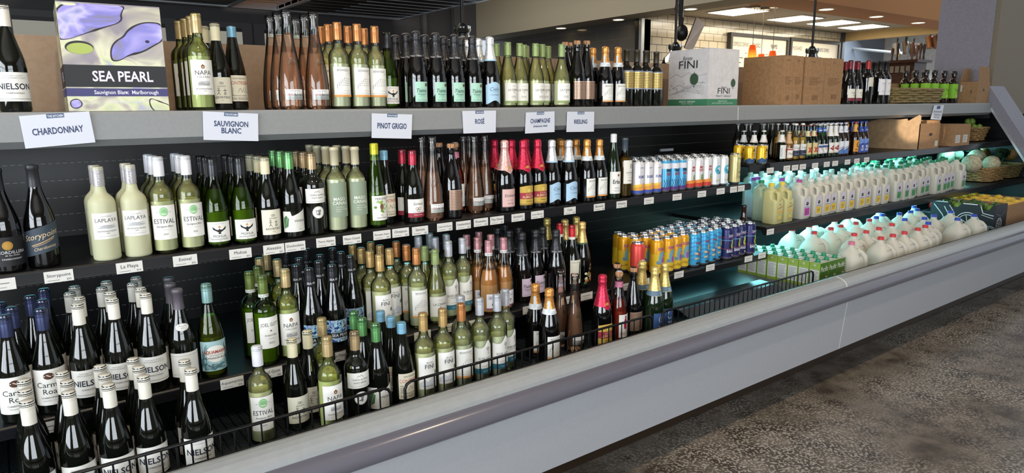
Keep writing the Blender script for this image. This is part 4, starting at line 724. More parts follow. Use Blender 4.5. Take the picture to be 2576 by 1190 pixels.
beer('stella', 'green beer bottle with tall white neck foil', .232, 'dkgreen', '#e6e4e0', [L(.028, .072, .070, [('p', [(-.030, .030), (0, .056), (.030, .030), (0, .016)], '#9c2b30'), T('ARTOIS', .032, .007, '#f0e9dc'), ('r', -.030, .004, .030, .007, '#b49a5a')], '#e7e5de')], None, (.62, .93, '#e9e8e4', [('l', [(.010, .02), (.014, .034), (.010, .05)], .003, '#c2a25a')]))
beer('light', 'brown beer bottle with slanted blue label', .234, 'brown', '#b9c2d6', [L(.016, .088, .072, [('p', [(-.036, 0), (.036, 0), (.036, .060), (-.036, .020)], '#4f78b8'), T('LIGHT', .032, .020, '#26417e', rot=.3, xs=.6, bold=.02)], '#dfe3ea')], None, (.70, .90, '#e2e5ec', [('t', 'LIGHT', 0, .014, .007, '#3d62b0', {'shear': .3})]))
beer('moon', 'brown beer bottle with orange label', .236, 'brown', '#a53a2a', [L(.022, .082, .072, [('e', 0, .050, .014, .020, '#33271a'), ('e', .004, .052, .012, .016, '#e8a63c'), T('MOON', .010, .010, '#33271a', bold=.01)], '#dd9a34')], None, (.70, .92, '#dfa545', [('e', 0, .02, .006, .012, '#33271a')]))
beer('budlight', 'brown beer bottle with deep blue label', .238, 'brown', '#2a4aa5', [L(.012, .100, .076, [('p', [(-.038, .060), (.038, .085), (.038, .100), (-.038, .100)], '#6d8fd0'), T('BUD', .036, .017, '#e9edf4', bold=.02, xs=.7), T('LIGHT', .014, .017, '#e9edf4', bold=.02, xs=.62)], '#2747a0')], None, (.68, .84, '#2747a0', [('t', 'BUD', 0, .010, .009, '#e9edf4', {})]))
beer('pumpkin', 'long-necked brown beer bottle with pumpkin label', .255, 'brown', '#1c1c1e', [L(.020, .106, .074, [('e', .002, .060, .020, .026, '#e4e2de'), ('e', .004, .054, .012, .014, '#d06a26'), ('p', [(-.006, .066), (.014, .066), (.004, .088)], '#b5541f'), T('PUMPKIN', .016, .013, '#efeae2', bold=.02, xs=.62), ('r', -.037, .098, .037, .106, '#a8584c')], '#8d8f95')])
kind('tea', 'black-capped bottle with bright green label', 'tea', .036, .262, 'brown', ('wide', '#151517'), [L(.040, .118, .160, [('l', [(-.008, .050), (.002, .062), (.012, .058), (.004, .070)], .003, '#1d2418'), T('TAZO', .062, .015, '#1d2418', shear=.3), ('r', -.014, .010, .014, .026, '#d8c49a')], '#86c02c')], None, .6, 'bottle', 'tea_bottle')

# ------------------------------------------------------------------ setting the bottles out
def put(key, x, y, z, rz, label, group, sc=1.0):
    k = KIND[key]; t = thing(k['name'], label, k['cat'], (x, y, z), rz, group, sc)
    for p in k['parts']:
        o = bpy.data.objects.new(p[0], p[1]); COL.objects.link(o); o.parent = t
        if len(p) > 3 and p[3]: o['label'] = p[3]
        for c in p[2]: q = bpy.data.objects.new(c[0], c[1]); COL.objects.link(q); q.parent = o
    return t
NUM = 'two three four five six seven eight nine ten eleven twelve thirteen fourteen fifteen sixteen seventeen eighteen nineteen twenty'.split()
def where(look, ci, nc, ri, nr, shelf):
    for fl in (' from left', ''):
        if nc == 1: pos = '' if nr == 1 else ('front of its line, ' if ri == 0 else ORD[ri] + ' in its line, ')
        elif nr == 1: pos = ORD[ci] + (' of %s%s, ' % (NUM[nc-2], fl))
        else: pos = ('front of %s line%s, ' % (ORD[ci], fl)) if ri == 0 else '%s in %s line%s, ' % (ORD[ri], ORD[ci], fl)
        lab = look + ', ' + pos + shelf
        if len(lab.split()) <= 16: return lab
    return lab
PLACED = []
def hit(p, x, y, z, R, sq):
    a, b, c, r, q = p
    if abs(c-z) > .02: return False
    if sq and q: return max(abs(a-x), abs(b-y)) < r+R+.0015
    return (a-x)**2+(b-y)**2 < ((r*(1.12 if q else 1))+R*(1.12 if sq else 1)+.0025)**2
def clear_of(x, y, z, R, sq): return not any(hit(p, x, y, z, R, sq) for p in PLACED)
def rows(shelf, zs, data, yf=None):
    """data: (kind, [(cap px, cap py, how many deep[, front Y])...]) ; every cap seen in the photograph gives one standing place on the shelf"""
    for key, cols in data:
        k = KIND[key]; nmax = max(c[2] for c in cols); spots = []
        cols = sorted(cols, key=lambda c: c[0])
        for ci, c in enumerate(cols):
            if yf is not None:
                Y = c[3] if len(c) > 3 else yf; p = onY(c[0], c[1], Y); sc = min(1.06, max(.955, (p.z - zs)/k['H']))
            else:
                p = onZ(c[0], c[1], zs + k['H']); sc = 1.0
            pitch = 2*k['R']*sc + .0045; x, y = p.x, p.y
            for ri in range(c[2]):
                yy = y + pitch*ri; xx = x + (random.uniform(-.003, .003) if ri else 0)
                if yy + k['R'] > (2.895 if zs > -.2 else 2.94 if zs != DK else 2.198): continue
                tries = 0; R_ = k['R']*sc; sq = k.get('sq', False)
                if zs == S3: yy = max(yy, 2.216 + R_)
                if zs == S2: yy = max(yy, 2.354 + R_)
                if zs in (DK, DK2): yy = max(yy, 1.845 + R_ if xx < JX+.2 else 1.81 + R_); xx = min(xx, XI - .02 - R_)
                while not clear_of(xx, yy, zs, R_, sq) and tries < 50:
                    tries += 1; yy += .003
                    for p_ in PLACED:      # slide sideways off a neighbour
                        if hit(p_, xx, yy, zs, R_, sq): xx += .0015 if xx > p_[0] else -.0015
                if not clear_of(xx, yy, zs, R_, sq): continue
                PLACED.append((xx, yy, zs, R_, sq)); spots.append((ci, ri, xx, yy, sc))
        cnt = {}
        for ci, ri, *_ in spots: cnt[ci] = cnt.get(ci, 0) + 1
        order = sorted(cnt); seen = {}
        for ci, ri, x, y, sc in spots:
            r = seen.get(ci, 0); seen[ci] = r + 1
            lab = where(k['look'], order.index(ci), len(order), r, max(cnt.values()), shelf)
            put(key, x, y, zs + .0008, random.uniform(-.02, .02) if k.get('sq') else random.uniform(-.14, .14), lab, k['look'].split(' with ')[0] + 's, ' + shelf, sc)
TOPZ, S2, S3, DK, DK2 = -.002, -.451, -.845, -1.000, -1.055
rows('top ledge', TOPZ, [
 ('nielson', [(4, 13, 1, 2.46)]), ('napa', [(491, 35, 4)]), ('alexakis', [(525, 54, 2, 2.52)]), ('contrebia', [(566, 59, 1, 2.53)]),
 ('coteroses', [(719, 34, 3, 2.475), (787, 39, 3, 2.475)]), ('benvolio', [(847, 57, 3), (897, 61.5, 2), (941, 66, 2)]), ('mohua', [(972.7, 81, 1, 2.50)]),
 ('tiamo', [(1045.7, 80, 3), (1095, 84, 3), (1142.5, 88, 3), (1187.5, 92, 3)]), ('cielo', [(1231.6, 93.5, 3)]),
 ('lacrema', [(1277, 107, 2, 2.50), (1310, 108, 2, 2.49), (1347, 110, 2, 2.51), (1373.7, 108, 2), (1413, 111.6, 2)]),
 ('cremant', [(1452, 103, 2, 2.50), (1486, 100, 2, 2.465)]), ('benvbrut', [(1523, 117.6, 2, 2.485), (1555, 119, 2, 2.49)]),
 ('goldred', [(1578, 124, 1, 2.50), (1604, 126, 1, 2.50), (1629, 127, 1, 2.495), (1651.7, 131, 1, 2.515)]),
 ('redburg', [(2141, 152, 3, 2.46), (2160, 154, 2, 2.47)]), ('redcream', [(2186, 152, 3, 2.46)]), ('reddark', [(2217, 153, 3, 2.46), (2231, 154, 3, 2.47)])], 2.475)
rows('upper shelf', S2, [
 ('cordillera', [(-14, 425, 1, 2.40)]), ('storypoint', [(72.6, 417, 1, 2.40)]), ('laplaya', [(243.7, 420, 2), (324.7, 415, 2)]), ('estival', [(395, 395, 3), (464.5, 392.4, 3)]),
 ('mohua', [(531, 399.5, 3), (600, 397, 3)]), ('alexakis', [(664, 396.5, 3)]), ('vidiano', [(724, 382, 3)]), ('terra', [(781.5, 385, 3)]),
 ('maso', [(839, 371, 4), (891, 370, 3)]), ('pieropan', [(940, 361, 1)]), ('contrebia', [(965.4, 378.7, 2, 2.44)]), ('serena', [(1036, 378.7, 2)]),
 ('coteroses', [(1086.4, 351.8, 2), (1192, 349, 2, 2.46), (1227, 349.4, 2, 2.41)]), ('cremant', [(1133.8, 361.8, 2)]), ('roscato', [(1158, 360, 1, 2.48)]), ('estelado', [(1269, 353, 1)]),
 ('lucien', [(1316, 352.6, 2), (1352, 351, 2, 2.41), (1287, 351, 1, 2.49)]), ('cielo', [(1390, 352.6, 1), (1431, 352.6, 1)]), ('benvbrut', [(1477, 351, 2), (1509, 351, 1), (1412.4, 351, 1, 2.50), (1450, 350, 1, 2.50)]),
 ('erbaluna', [(1544, 337, 1)]), ('ackerman', [(1572.4, 347.6, 1)])], 2.400)
rows('lower shelf', S3, [
 ('carmel', [(10.5, 801, 3), (98.7, 788.7, 4)]), ('nielson', [(196, 770, 4), (284.5, 756, 4), (367.6, 742.5, 4)]), ('rully', [(448, 731, 3)]), ('aquamarine', [(521, 718.6, 1)]),
 ('joelgott', [(658.6, 694.5, 2), (626, 684, 1)]), ('napa', [(723, 685, 4)]), ('seapearl', [(784.6, 680, 4), (842, 670.6, 4), (881, 644, 3)]),
 ('fini', [(954, 641, 4), (979, 626, 3)]), ('benvolio', [(1046.4, 625, 3)]), ('lacrema', [(1093.4, 628.6, 2)]),
 ('silvergate', [(1139.7, 617.6, 3), (1179.6, 612.6, 3)]), ('hecht', [(1228.7, 605.4, 3), (1267.4, 599.7, 3)]), ('tiamorose', [(1312.4, 585, 3), (1353.8, 584, 3), (1399, 577.5, 2)]),
 ('redtop', [(1438.8, 567.4, 2)]), ('floral', [(1476.5, 565, 2)]), ('greengold', [(1411.8, 552, 1), (1450, 545, 1)])])
rows('bottom deck', DK, [
 ('nielson', [(66.4, 1009, 3), (172, 986, 3), (272, 968, 3), (359, 948.4, 3), (479, 929.5, 2)]), ('estival', [(645, 871, 1)]), ('alexakis', [(761.5, 865.5, 1), (733, 853, 1)]),
 ('napa', [(821.6, 847, 2)]), ('terra', [(891, 834.5, 1)]), ('vidiano', [(944.7, 817.6, 3)]), ('contrebia', [(1009.4, 811, 3)]), ('fini', [(1064.5, 794.5, 1), (1114.5, 783.6, 1)]), ('benvolio', [(1162, 770, 1)]),
 ('silvergate', [(1232.8, 761.7, 1), (1285.9, 750.6, 1), (1206, 750, 1), (1250.6, 742, 1)]), ('benvbrut', [(1381.7, 725.4, 3)]), ('coteroses', [(1446, 697, 3)]), ('lucien', [(1515.8, 691, 1)]), ('roscato', [(1557.8, 683.7, 1)]),
 ('cremant', [(1594, 673.6, 1), (1552.8, 664, 1)]), ('paul', [(1648, 671, 1), (1674, 662.5, 1), (1616, 657.5, 1)])])
# ------------------------------------------------------------------ cans
def can_kind(key, look, R, Hh, base, items, cat='can', name='drink_can'):
    parts = []; sil = mat('can_aluminium', '#c4c6c9', .25, .9); s = Hh
    mb = MB(); mb.lathe([(0, .006), (.020, .005), (.0235, 0), (.0255, .001), (R*.93, .006), (R-.0004, .0135), (R-.0006, s-.022), (R*.79, s-.0075), (R*.80, s-.001), (R*.78, s), (R*.755, s-.001), (R*.74, s-.004), (0, s-.004)], sil, 26, sharp=50); parts.append(('can_body', mb.mesh('can_body'), []))
    mb = MB(); bm = mat('can_print_' + base[1:], base, .3, .25); mb.lathe([(R, .013), (R, s-.022), (R*.97, s-.017), (R*.88, s-.010), (R*.80, s-.0065)], bm, 30)
    if items: art(mb, items, cyl(R), .0055)
    parts.append(('printed_wrap', mb.mesh('printed_wrap'), []))
    mb = MB(); mb.tube([(.004*math.cos(a)*1.3, -.006+.009*math.sin(a), s-.0025) for a in [2*PI*k/10 for k in range(10)]], .0011, sil, 5, True); parts.append(('pull_tab', mb.mesh('pull_tab'), []))
    KIND[key] = dict(parts=parts, H=Hh, R=R, look=look, cat=cat, name=name)
TW = .1035      # half the way round a can
def band(z0, z1, c): return ('r', -TW, z0, TW, z1, c)
def blobs(n, u0, u1, v0, v1, r, cols): return [('e', random.uniform(u0, u1), random.uniform(v0, v1), r*random.uniform(.6, 1.2), r*random.uniform(.5, 1.1), random.choice(cols)) for _ in range(n)]
CH = .178
can_kind('bunz', 'white can with blue base and pink oval', .033, CH, '#e9e7ea', [('p', [(-TW*.5, .040), (TW*.5, .062), (TW*.5, .030), (-TW*.5, .018)], '#e8a33c'), ('p', [(-TW*.5, .040), (TW*.5, .062), (TW*.5, .068), (-TW*.5, .055)], '#efc84a'), band(.013, .028, '#3a52a8'), ('e', .012, .046, .009, .018, '#e6a9a6'), T('BUNZ', .090, .014, '#31408a', bold=.02, xs=.75), T('HUBBLE', .140, .005, '#77797e')])
can_kind('finalboss', 'sky blue can with black lettering', .033, CH, '#4fa6d8', [band(.128, .157, '#e6e8ee'), band(.013, .030, '#54307a')] + [('l', [(-.03+.012*k, .03), (-.024+.012*k, .05), (-.032+.013*k, .07)], .003, '#16161c') for k in range(5)] + [T('FINAL', .112, .015, '#17171c', bold=.03, xs=.72), T('BOSS', .093, .014, '#b32f2a', bold=.03, xs=.75), ('l', [(-.006, .078), (-.003, .080)], .003, '#16161c'), ('l', [(.008, .078), (.011, .080)], .003, '#16161c')])
can_kind('miniboss', 'white can with red lettering', .033, CH, '#e9e9ea', [band(.013, .034, '#c63a28'), ('p', [(-TW*.5, .034), (TW*.5, .034), (TW*.5, .064), (-TW*.5, .046)], '#e8903a'), T('MINI', .116, .012, '#c0392f', bold=.03, xs=.7), T('BOSS', .100, .012, '#c0392f', bold=.03, xs=.7), ('e', .010, .066, .012, .016, '#5f9a3c'), ('e', .006, .070, .003, .003, '#e9e9ea')])
can_kind('hazy', 'white can with teal swirl', .033, CH, '#e6eaec', [('e', 0, .096, .022, .026, '#58b4cc'), ('e', .006, .100, .012, .012, '#e6eaec'), ('e', -.004, .092, .010, .008, '#2c8fb4'), ('e', .010, .078, .006, .005, '#1b2a3a'), T('HAZE', .030, .011, '#b6c26a', bold=.01, xs=.8)])
can_kind('dipper', 'beige can with dark stencilled lettering', .034, .182, '#d5c98c', [T('BIG DIPPER', .150, .007, '#3a3424', xs=.8), ('l', [(-.002, .086), (-.002, .120), (.006, .128), (.014, .120), (.014, .086)], .0022, '#5a5236'), T('SOL', .066, .012, '#3a3424', bold=.02, u=.006), T('13G', .036, .014, '#3a3424', bold=.02, u=.006)] + [('l', [(-.022, .030), (-.022, .140)], .0016, '#5a5236'), ('l', [(-.016, .040), (-.016, .130)], .0016, '#5a5236')])
can_kind('yellow', 'small yellow can with blue mountain base', .033, .122, '#e2b422', [('p', [(-.06, .013), (.06, .013), (.06, .030), (.042, .040), (.022, .026), (.006, .044), (-.012, .030), (-.030, .042), (-.06, .024)], '#1f4f7a'), ('e', .012, .024, .006, .004, '#d9713a'), T('A', .078, .020, '#2a2a20', bold=.03), T('ATHLETIC', .064, .006, '#4a4220', bold=.01), T('BREWING', .054, .004, '#b5452f')])
gear = [('p', [(.020*math.cos(a)*(1 if k % 2 else 1.22), .075+.020*math.sin(a)*(1 if k % 2 else 1.22)) for k, a in [(k, 2*PI*k/36) for k in range(36)]], '#ecebe8'), ('e', 0, .075, .012, .012, '#d8483e')]
can_kind('redgear', 'red can with white gear emblem', .034, .176, '#d8483e', gear)
can_kind('orange', 'orange can with purple and teal shapes', .033, CH, '#dda018', [band(.013, .105, '#e0b822')] + [('e', .0, .086, .022, .034, '#6fa3b4')] + blobs(7, -.026, .026, .050, .108, .010, ('#a3479a', '#d9b52a', '#5f93a8', '#c2559a')) + [T('SUGAR', .124, .013, '#a3479a', bold=.03, u=-.004, xs=.75), ('e', .004, .072, .010, .016, '#b04f9e'), ('e', .004, .090, .006, .006, '#e5913a'), ('l', [(-.02, .040), (.0, .034), (.02, .040)], .0022, '#33271a'), ('l', [(-TW*.6, .026), (-.02, .034), (.02, .024), (TW*.6, .034)], .0022, '#8a5a18')])
can_kind('bluewave', 'blue can with orange slice and red lettering', .033, CH, '#3fa4d6', [('l', [(-TW*.6, .03+.022*k), (-.02, .045+.022*k), (.015, .03+.022*k), (TW*.6, .05+.022*k)], .0026, '#2468a8') for k in range(6)] + [('e', .014, .096, .014, .017, '#e0c070'), ('e', .014, .096, .010, .012, '#d98a3a'), ('e', -.012, .072, .010, .006, '#d8b48a'), ('e', .012, .066, .011, .008, '#c8452f'), T('WAVES', .122, .010, '#a93a3a', bold=.03, xs=.8), ('e', -.012, .046, .009, .005, '#d8b48a'), T('JUICY', .044, .007, '#e0c070', bold=.02), ('e', 0, .022, .014, .006, '#2a2118')])
can_kind('saint', 'navy can with yellow-green figure', .033, CH, '#262a5e', [band(.118, .124, '#5a3a78'), T('SAINT', .124, .014, '#e4e4ee', xs=.78), band(.104, .108, '#5f8fc8'), ('e', .004, .078, .010, .018, '#b9bf45'), ('e', .004, .098, .006, .007, '#c9cc60'), ('p', [(-.004, .100), (.012, .100), (.006, .116)], '#b9bf45'), ('e', .008, .080, .004, .007, '#4a5a1e'), band(.058, .061, '#8a3a5a'), T('BANGER', .040, .016, '#e4e4ee', bold=.015, xs=.66), ('r', .004, .020, .022, .030, '#c9cc60'), band(.013, .017, '#5a3a78')])
rows('upper shelf', S2, [('bunz', [(1604, 404, 3), (1627.6, 404, 3), (1650, 404, 4)]), ('finalboss', [(1672, 400.7, 4), (1694, 400, 4), (1714, 399, 4)]), ('miniboss', [(1734.5, 395.6, 4), (1755, 394.6, 4), (1776.5, 393, 4)]), ('hazy', [(1798, 390.6, 3), (1819, 390, 3)]), ('dipper', [(1849.6, 386, 1)])], 2.392)
rows('lower shelf', S3, [('redgear', [(1604.7, 607.5, 1, 2.262)]), ('orange', [(1653, 599.8, 3), (1678.8, 596, 3), (1700.5, 592, 3), (1721.8, 588, 3), (1628, 594.7, 1, 2.33), (1598.8, 590, 2, 2.35)]), ('bluewave', [(1746.3, 584.3, 4), (1768.9, 580.4, 4), (1789, 576.5, 4), (1807, 572.6, 4)]), ('saint', [(1829.4, 569.5, 4), (1848.8, 565.6, 4), (1866.7, 561.7, 4), (1886.9, 558.6, 4)]), ('pumpkin', [(1905, 513.6, 1, 2.243), (1876, 510, 1, 2.34)])], 2.262)
BZ = -.347
rows('shelf above the lemonade', -.350, [('yellow', [(1858.7, 368.6, 1, 2.50), (1886, 369, 1, 2.42), (1917, 370, 1, 2.385)])], 2.42)
rows('beer shelf', BZ, [('original', [(1872, 330, 1, 2.56), (1898, 330.3, 1, 2.50), (1922, 330.7, 1, 2.47), (1945.5, 331.3, 1, 2.41), (1968, 332, 1, 2.40)]), ('modelo', [(1985, 336, 2)]), ('corona', [(2003, 313, 3), (2020, 313, 3)]), ('xx', [(2033.3, 319, 3), (2048.5, 319, 3)]), ('peroni', [(2062.6, 317, 2), (2074.7, 317, 2)]), ('stella', [(2090, 315, 3), (2102.6, 315, 3)]), ('light', [(2115.5, 314, 3), (2128, 312, 3)]), ('moon', [(2153.4, 311, 2)]), ('budlight', [(2166.6, 310, 2), (2177.7, 310, 2)]),
 ('clearneck', [(1878, 312.5, 2, 2.64), (1899.5, 312.5, 2, 2.60), (1922.5, 313, 2, 2.57), (1933, 312, 1, 2.68), (1953.6, 313, 2, 2.54), (1968, 312.5, 2, 2.52)])], 2.398)
rows('top ledge', TOPZ, [('tea', [(2331, 176, 3), (2353, 176, 3), (2378, 177, 3), (2402, 178, 3, 2.60)])], 2.61)

# ------------------------------------------------------------------ milk jugs and cartons
def rrect(hx, y0, y1, z, r, n=4, cx=0):
    r = min(r, hx*.98, (y1-y0)/2*.98); out = []
    for (sx, sy, a0) in ((1, 1, 0), (-1, 1, 90), (-1, -1, 180), (1, -1, 270)):
        cy = y1-r if sy > 0 else y0+r
        for k in range(n+1):
            a = math.radians(a0 + 90*k/n); out.append((cx+sx*(hx-r)+r*math.cos(a), cy+r*math.sin(a), z))
    return out
def jug_mat(name, c, tl=.35, rough=.38):
    m = mat(name, c, rough, sss=0); n, l = nodes_of(m); b = n['Principled BSDF']; t = n.new('ShaderNodeBsdfTranslucent'); t.inputs[0].default_value = srgb(c); x = n.new('ShaderNodeMixShader'); x.inputs[0].default_value = tl
    l.new(b.outputs[0], x.inputs[1]); l.new(t.outputs[0], x.inputs[2]); l.new(x.outputs[0], n['Material Output'].inputs[0]); return m
MILK = jug_mat('jug_milk', '#ece7da'); LEMON = jug_mat('jug_lemonade', '#e6e0a4'); PALEJ = jug_mat('jug_water_green', '#cfe0c6'); BLUEJ = jug_mat('jug_pale_blue', '#cfdfe2')
def jug_cap(mb, c, y, z): mb.lathe([(.0195, z), (.0195, z+.004), (.0188, z+.005), (.0188, z+.0165), (.0175, z+.018), (0, z+.018)], cap_mat(c, 0, .4), 20, c=(0, y, 0), sharp=50)
def half_gallon(key, look, bodym, capc, lab):
    parts = []; mb = MB(); S = [(0, .040, -.042, .042), (.006, .046, -.048, .048), (.130, .047, -.049, .048), (.146, .0465, -.046, .048), (.155, .046, -.018, .048), (.196, .045, -.013, .048), (.207, .040, -.010, .046), (.215, .026, -.004, .038), (.219, .0175, -.0005, .0345), (.234, .0172, -.0002, .0342)]
    mb.loft([rrect(hx, y0, y1, z, .016 if z < .2 else .03) for z, hx, y0, y1 in S], bodym); parts.append(('jug_body', mb.mesh('jug_body'), []))
    mb = MB(); mb.tube([(0, -.006, .196), (0, -.026, .199), (0, -.039, .191), (0, -.0425, .172), (0, -.0425, .148), (0, -.038, .130)], .024, bodym, 10, flat=.33, caps=False); parts.append(('handle', mb.mesh('handle'), []))
    mb = MB(); jug_cap(mb, capc, .017, .232); parts.append(('screw_cap', mb.mesh('screw_cap'), []))
    mb = MB(); M = flatY(.002, -.0492, .020)
    if lab == 'lemonade': it = [T('Lemonade', .078, .011, '#b5602a', shear=.3, rot=.25, xs=.75), ('r', -.026, .052, .026, .062, '#e0a83a'), ('e', 0, .024, .012, .012, '#d9c04a'), ('l', [(-.004, .036), (.006, .040)], .003, '#6b7a2e'), ('l', [(-.010, .100), (-.004, .104), (.006, .102)], .003, '#33302a'), ('r', -.024, .003, .024, .006, '#b5602a')]
    else: it = [('r', -.034, 0, .034, .118, mat('sleeve_lilac', '#cfc8d2', .5)), ('r', -.028, .004, .028, .052, lab), ('l', [(-.028, .056), (-.010, .060), (.010, .056), (.028, .060)], .0035, '#3a5aa0'), ('e', 0, .080, .014, .012, '#22222a'), ('e', -.003, .082, .005, .004, '#8d93a8'), ('r', -.018, .030, .018, .033, '#5a5a4a'), ('r', -.016, .022, .014, .0245, '#5a5a4a'), ('r', -.020, .014, .004, .016, '#5a5a4a')]
    art(mb, it, M, .02); mb.tube([M(0, .001, -.001), M(0, .002, -.001)], .0004, paint('#d0c8c8'), 4); parts.append(('label', mb.mesh('label'), []))
    KIND[key] = dict(parts=parts, H=.250, R=.0505, sq=True, look=look, cat='milk jug', name='milk_jug')
half_gallon('hg_yellow', 'yellow-labelled half-gallon milk jug', MILK, '#d9d6cc', '#d8b42e')
half_gallon('hg_green', 'green-capped half-gallon milk jug', MILK, '#1f7a4c', '#3f8a4a')
half_gallon('hg_magenta', 'magenta-capped half-gallon milk jug', MILK, '#b0468c', '#b03a98')
half_gallon('lemon', 'yellow-capped jug of pale lemonade', LEMON, '#e3c23a', 'lemonade')
half_gallon('limeade', 'green-capped jug of pale limeade', PALEJ, '#2f9a5c', 'lemonade')
half_gallon('purple', 'purple-capped jug of bluish water', BLUEJ, '#a455b4', 'lemonade')
def gallon(key, look, capc, cross=False):
    parts = []; mb = MB(); S = [(0, .062), (.006, .068), (.018, .0725), (.105, .0725), (.132, .0712), (.152, .068), (.174, .058), (.193, .0445), (.206, .031), (.214, .022), (.219, .0188), (.234, .0185)]; rings = []
    for z, h in S:
        ring = []
        for k in range(40):
            a = 2*PI*k/40; c, s = math.cos(a), math.sin(a); e = 4.2 if z < .14 else (3.0 if z < .18 else 2.2)
            q = h / ((abs(c)**e + abs(s)**e) ** (1/e)); d = abs(((a - 1.75*PI) + PI) % (2*PI) - PI)
            if .095 < z < .20: q *= 1 - .26*math.exp(-(d/.26)**2)*min(1, (z-.095)/.03)*min(1, max(0, (.20-z)/.02))
            ring.append((q*c, q*s, z))
        rings.append(ring)
    mb.loft(rings, MILK)
    mb.tube([(-.0727, .0+.034*math.cos(a), .058+.034*math.sin(a)) for a in [2*PI*k/28 for k in range(28)]], .0026, MILK, 6, True); parts.append(('jug_body', mb.mesh('jug_body'), []))
    mb = MB(); mb.tube([(.022, -.022, .196), (.042, -.042, .184), (.057, -.057, .160), (.0605, -.0605, .130), (.056, -.056, .098)], .0105, MILK, 8, flat=1.5, caps=False); parts.append(('handle', mb.mesh('handle'), []))
    mb = MB(); jug_cap(mb, capc, 0, .232); parts.append(('screw_cap', mb.mesh('screw_cap'), []))
    mb = MB(); M = quad((-.040, -.060, .166), (.030, -.060, .166), (-.040, -.050, .185), (.030, -.050, .185), .07, .022, (0, -.8, .6))
    it = [('r', .004+.011*k+(.004 if k > 1 else 0), .006, .011+.011*k+(.004 if k > 1 else 0), .0088, '#3c3a3a') for k in range(5)] if not cross else [('l', [(.02, .0), (.05, .02)], .002, '#2c2a2a'), ('l', [(.05, .0), (.02, .02)], .002, '#2c2a2a')]
    art(mb, it, lambda u, v, off: tuple(Vector(M(u, v, off)) + Vector((0, -.003, .003))), .02); parts.append(('date_print', mb.mesh('date_print'), []))
    KIND[key] = dict(parts=parts, H=.250, R=.0735, sq=True, look=look, cat='milk jug', name='milk_jug')
gallon('g_red', 'gallon milk jug with red cap', '#c9343a'); gallon('g_blue', 'gallon milk jug with blue cap', '#2d46b0'); gallon('g_pink', 'gallon milk jug with pink cap and pen cross', '#d0708c', True)
DS = -.706
rows('dairy shelf', DS, [('lemon', [(1947.5, 461.5, 1, 2.315), (1974, 458.5, 1, 2.315)]), ('limeade', [(1928, 454.4, 1, 2.40)]), ('purple', [(1909, 448.4, 1, 2.49), (1942.5, 451, 1, 2.43), (1972.8, 449, 1, 2.42)]), ('hg_magenta', [(2016.8, 452.4, 1)]),
 ('hg_yellow', [(2046.4, 450.4, 5), (2068, 446.3, 5), (2086.4, 443.7, 5), (2108.4, 440.7, 5), (2130, 438.3, 5), (2156.5, 434.8, 4), (2173.6, 432, 4), (2198, 430, 3), (2219, 427.6, 3), (1996, 447, 3, 2.52)]),
 ('hg_green', [(2250, 419.5, 3), (2270, 418, 4), (2286.7, 415.5, 4), (2298, 412, 4), (2316.6, 409.7, 4), (2331, 407, 4), (2351, 404, 4), (2366, 401.7, 4), (2378.5, 399.7, 4), (2393, 397.6, 4), (2413, 396, 2)])], 2.312)
rows('bottom deck', DK2, [('g_pink', [(2142.5, 608, 1)]), ('g_red', [(2216, 596, 1), (2248, 589.5, 1), (2278, 583, 1), (2309, 573.4, 1), (2333.5, 567.6, 1), (2148.7, 586.6, 1), (2179, 580, 1), (2211, 572, 1), (2244, 562, 1), (2120, 567, 2), (2153, 558.4, 2), (2187, 550.6, 2), (2047.7, 581.8, 2), (2090, 572, 2)]),
 ('g_blue', [(2409, 548.3, 1), (2430.5, 544.5, 1), (2450.8, 539, 1), (2268.5, 557.6, 1), (2343, 560, 1), (2325.7, 546.4, 1), (2350, 539.6, 1), (2370.6, 535.8, 1), (2391.5, 530, 1), (2211, 546.4, 2), (2276, 549.3, 1), (2220, 537.7, 1), (2265.6, 535.4, 2), (2291, 530, 1), (2312.6, 525.7, 1), (2333.9, 523.6, 1)])])
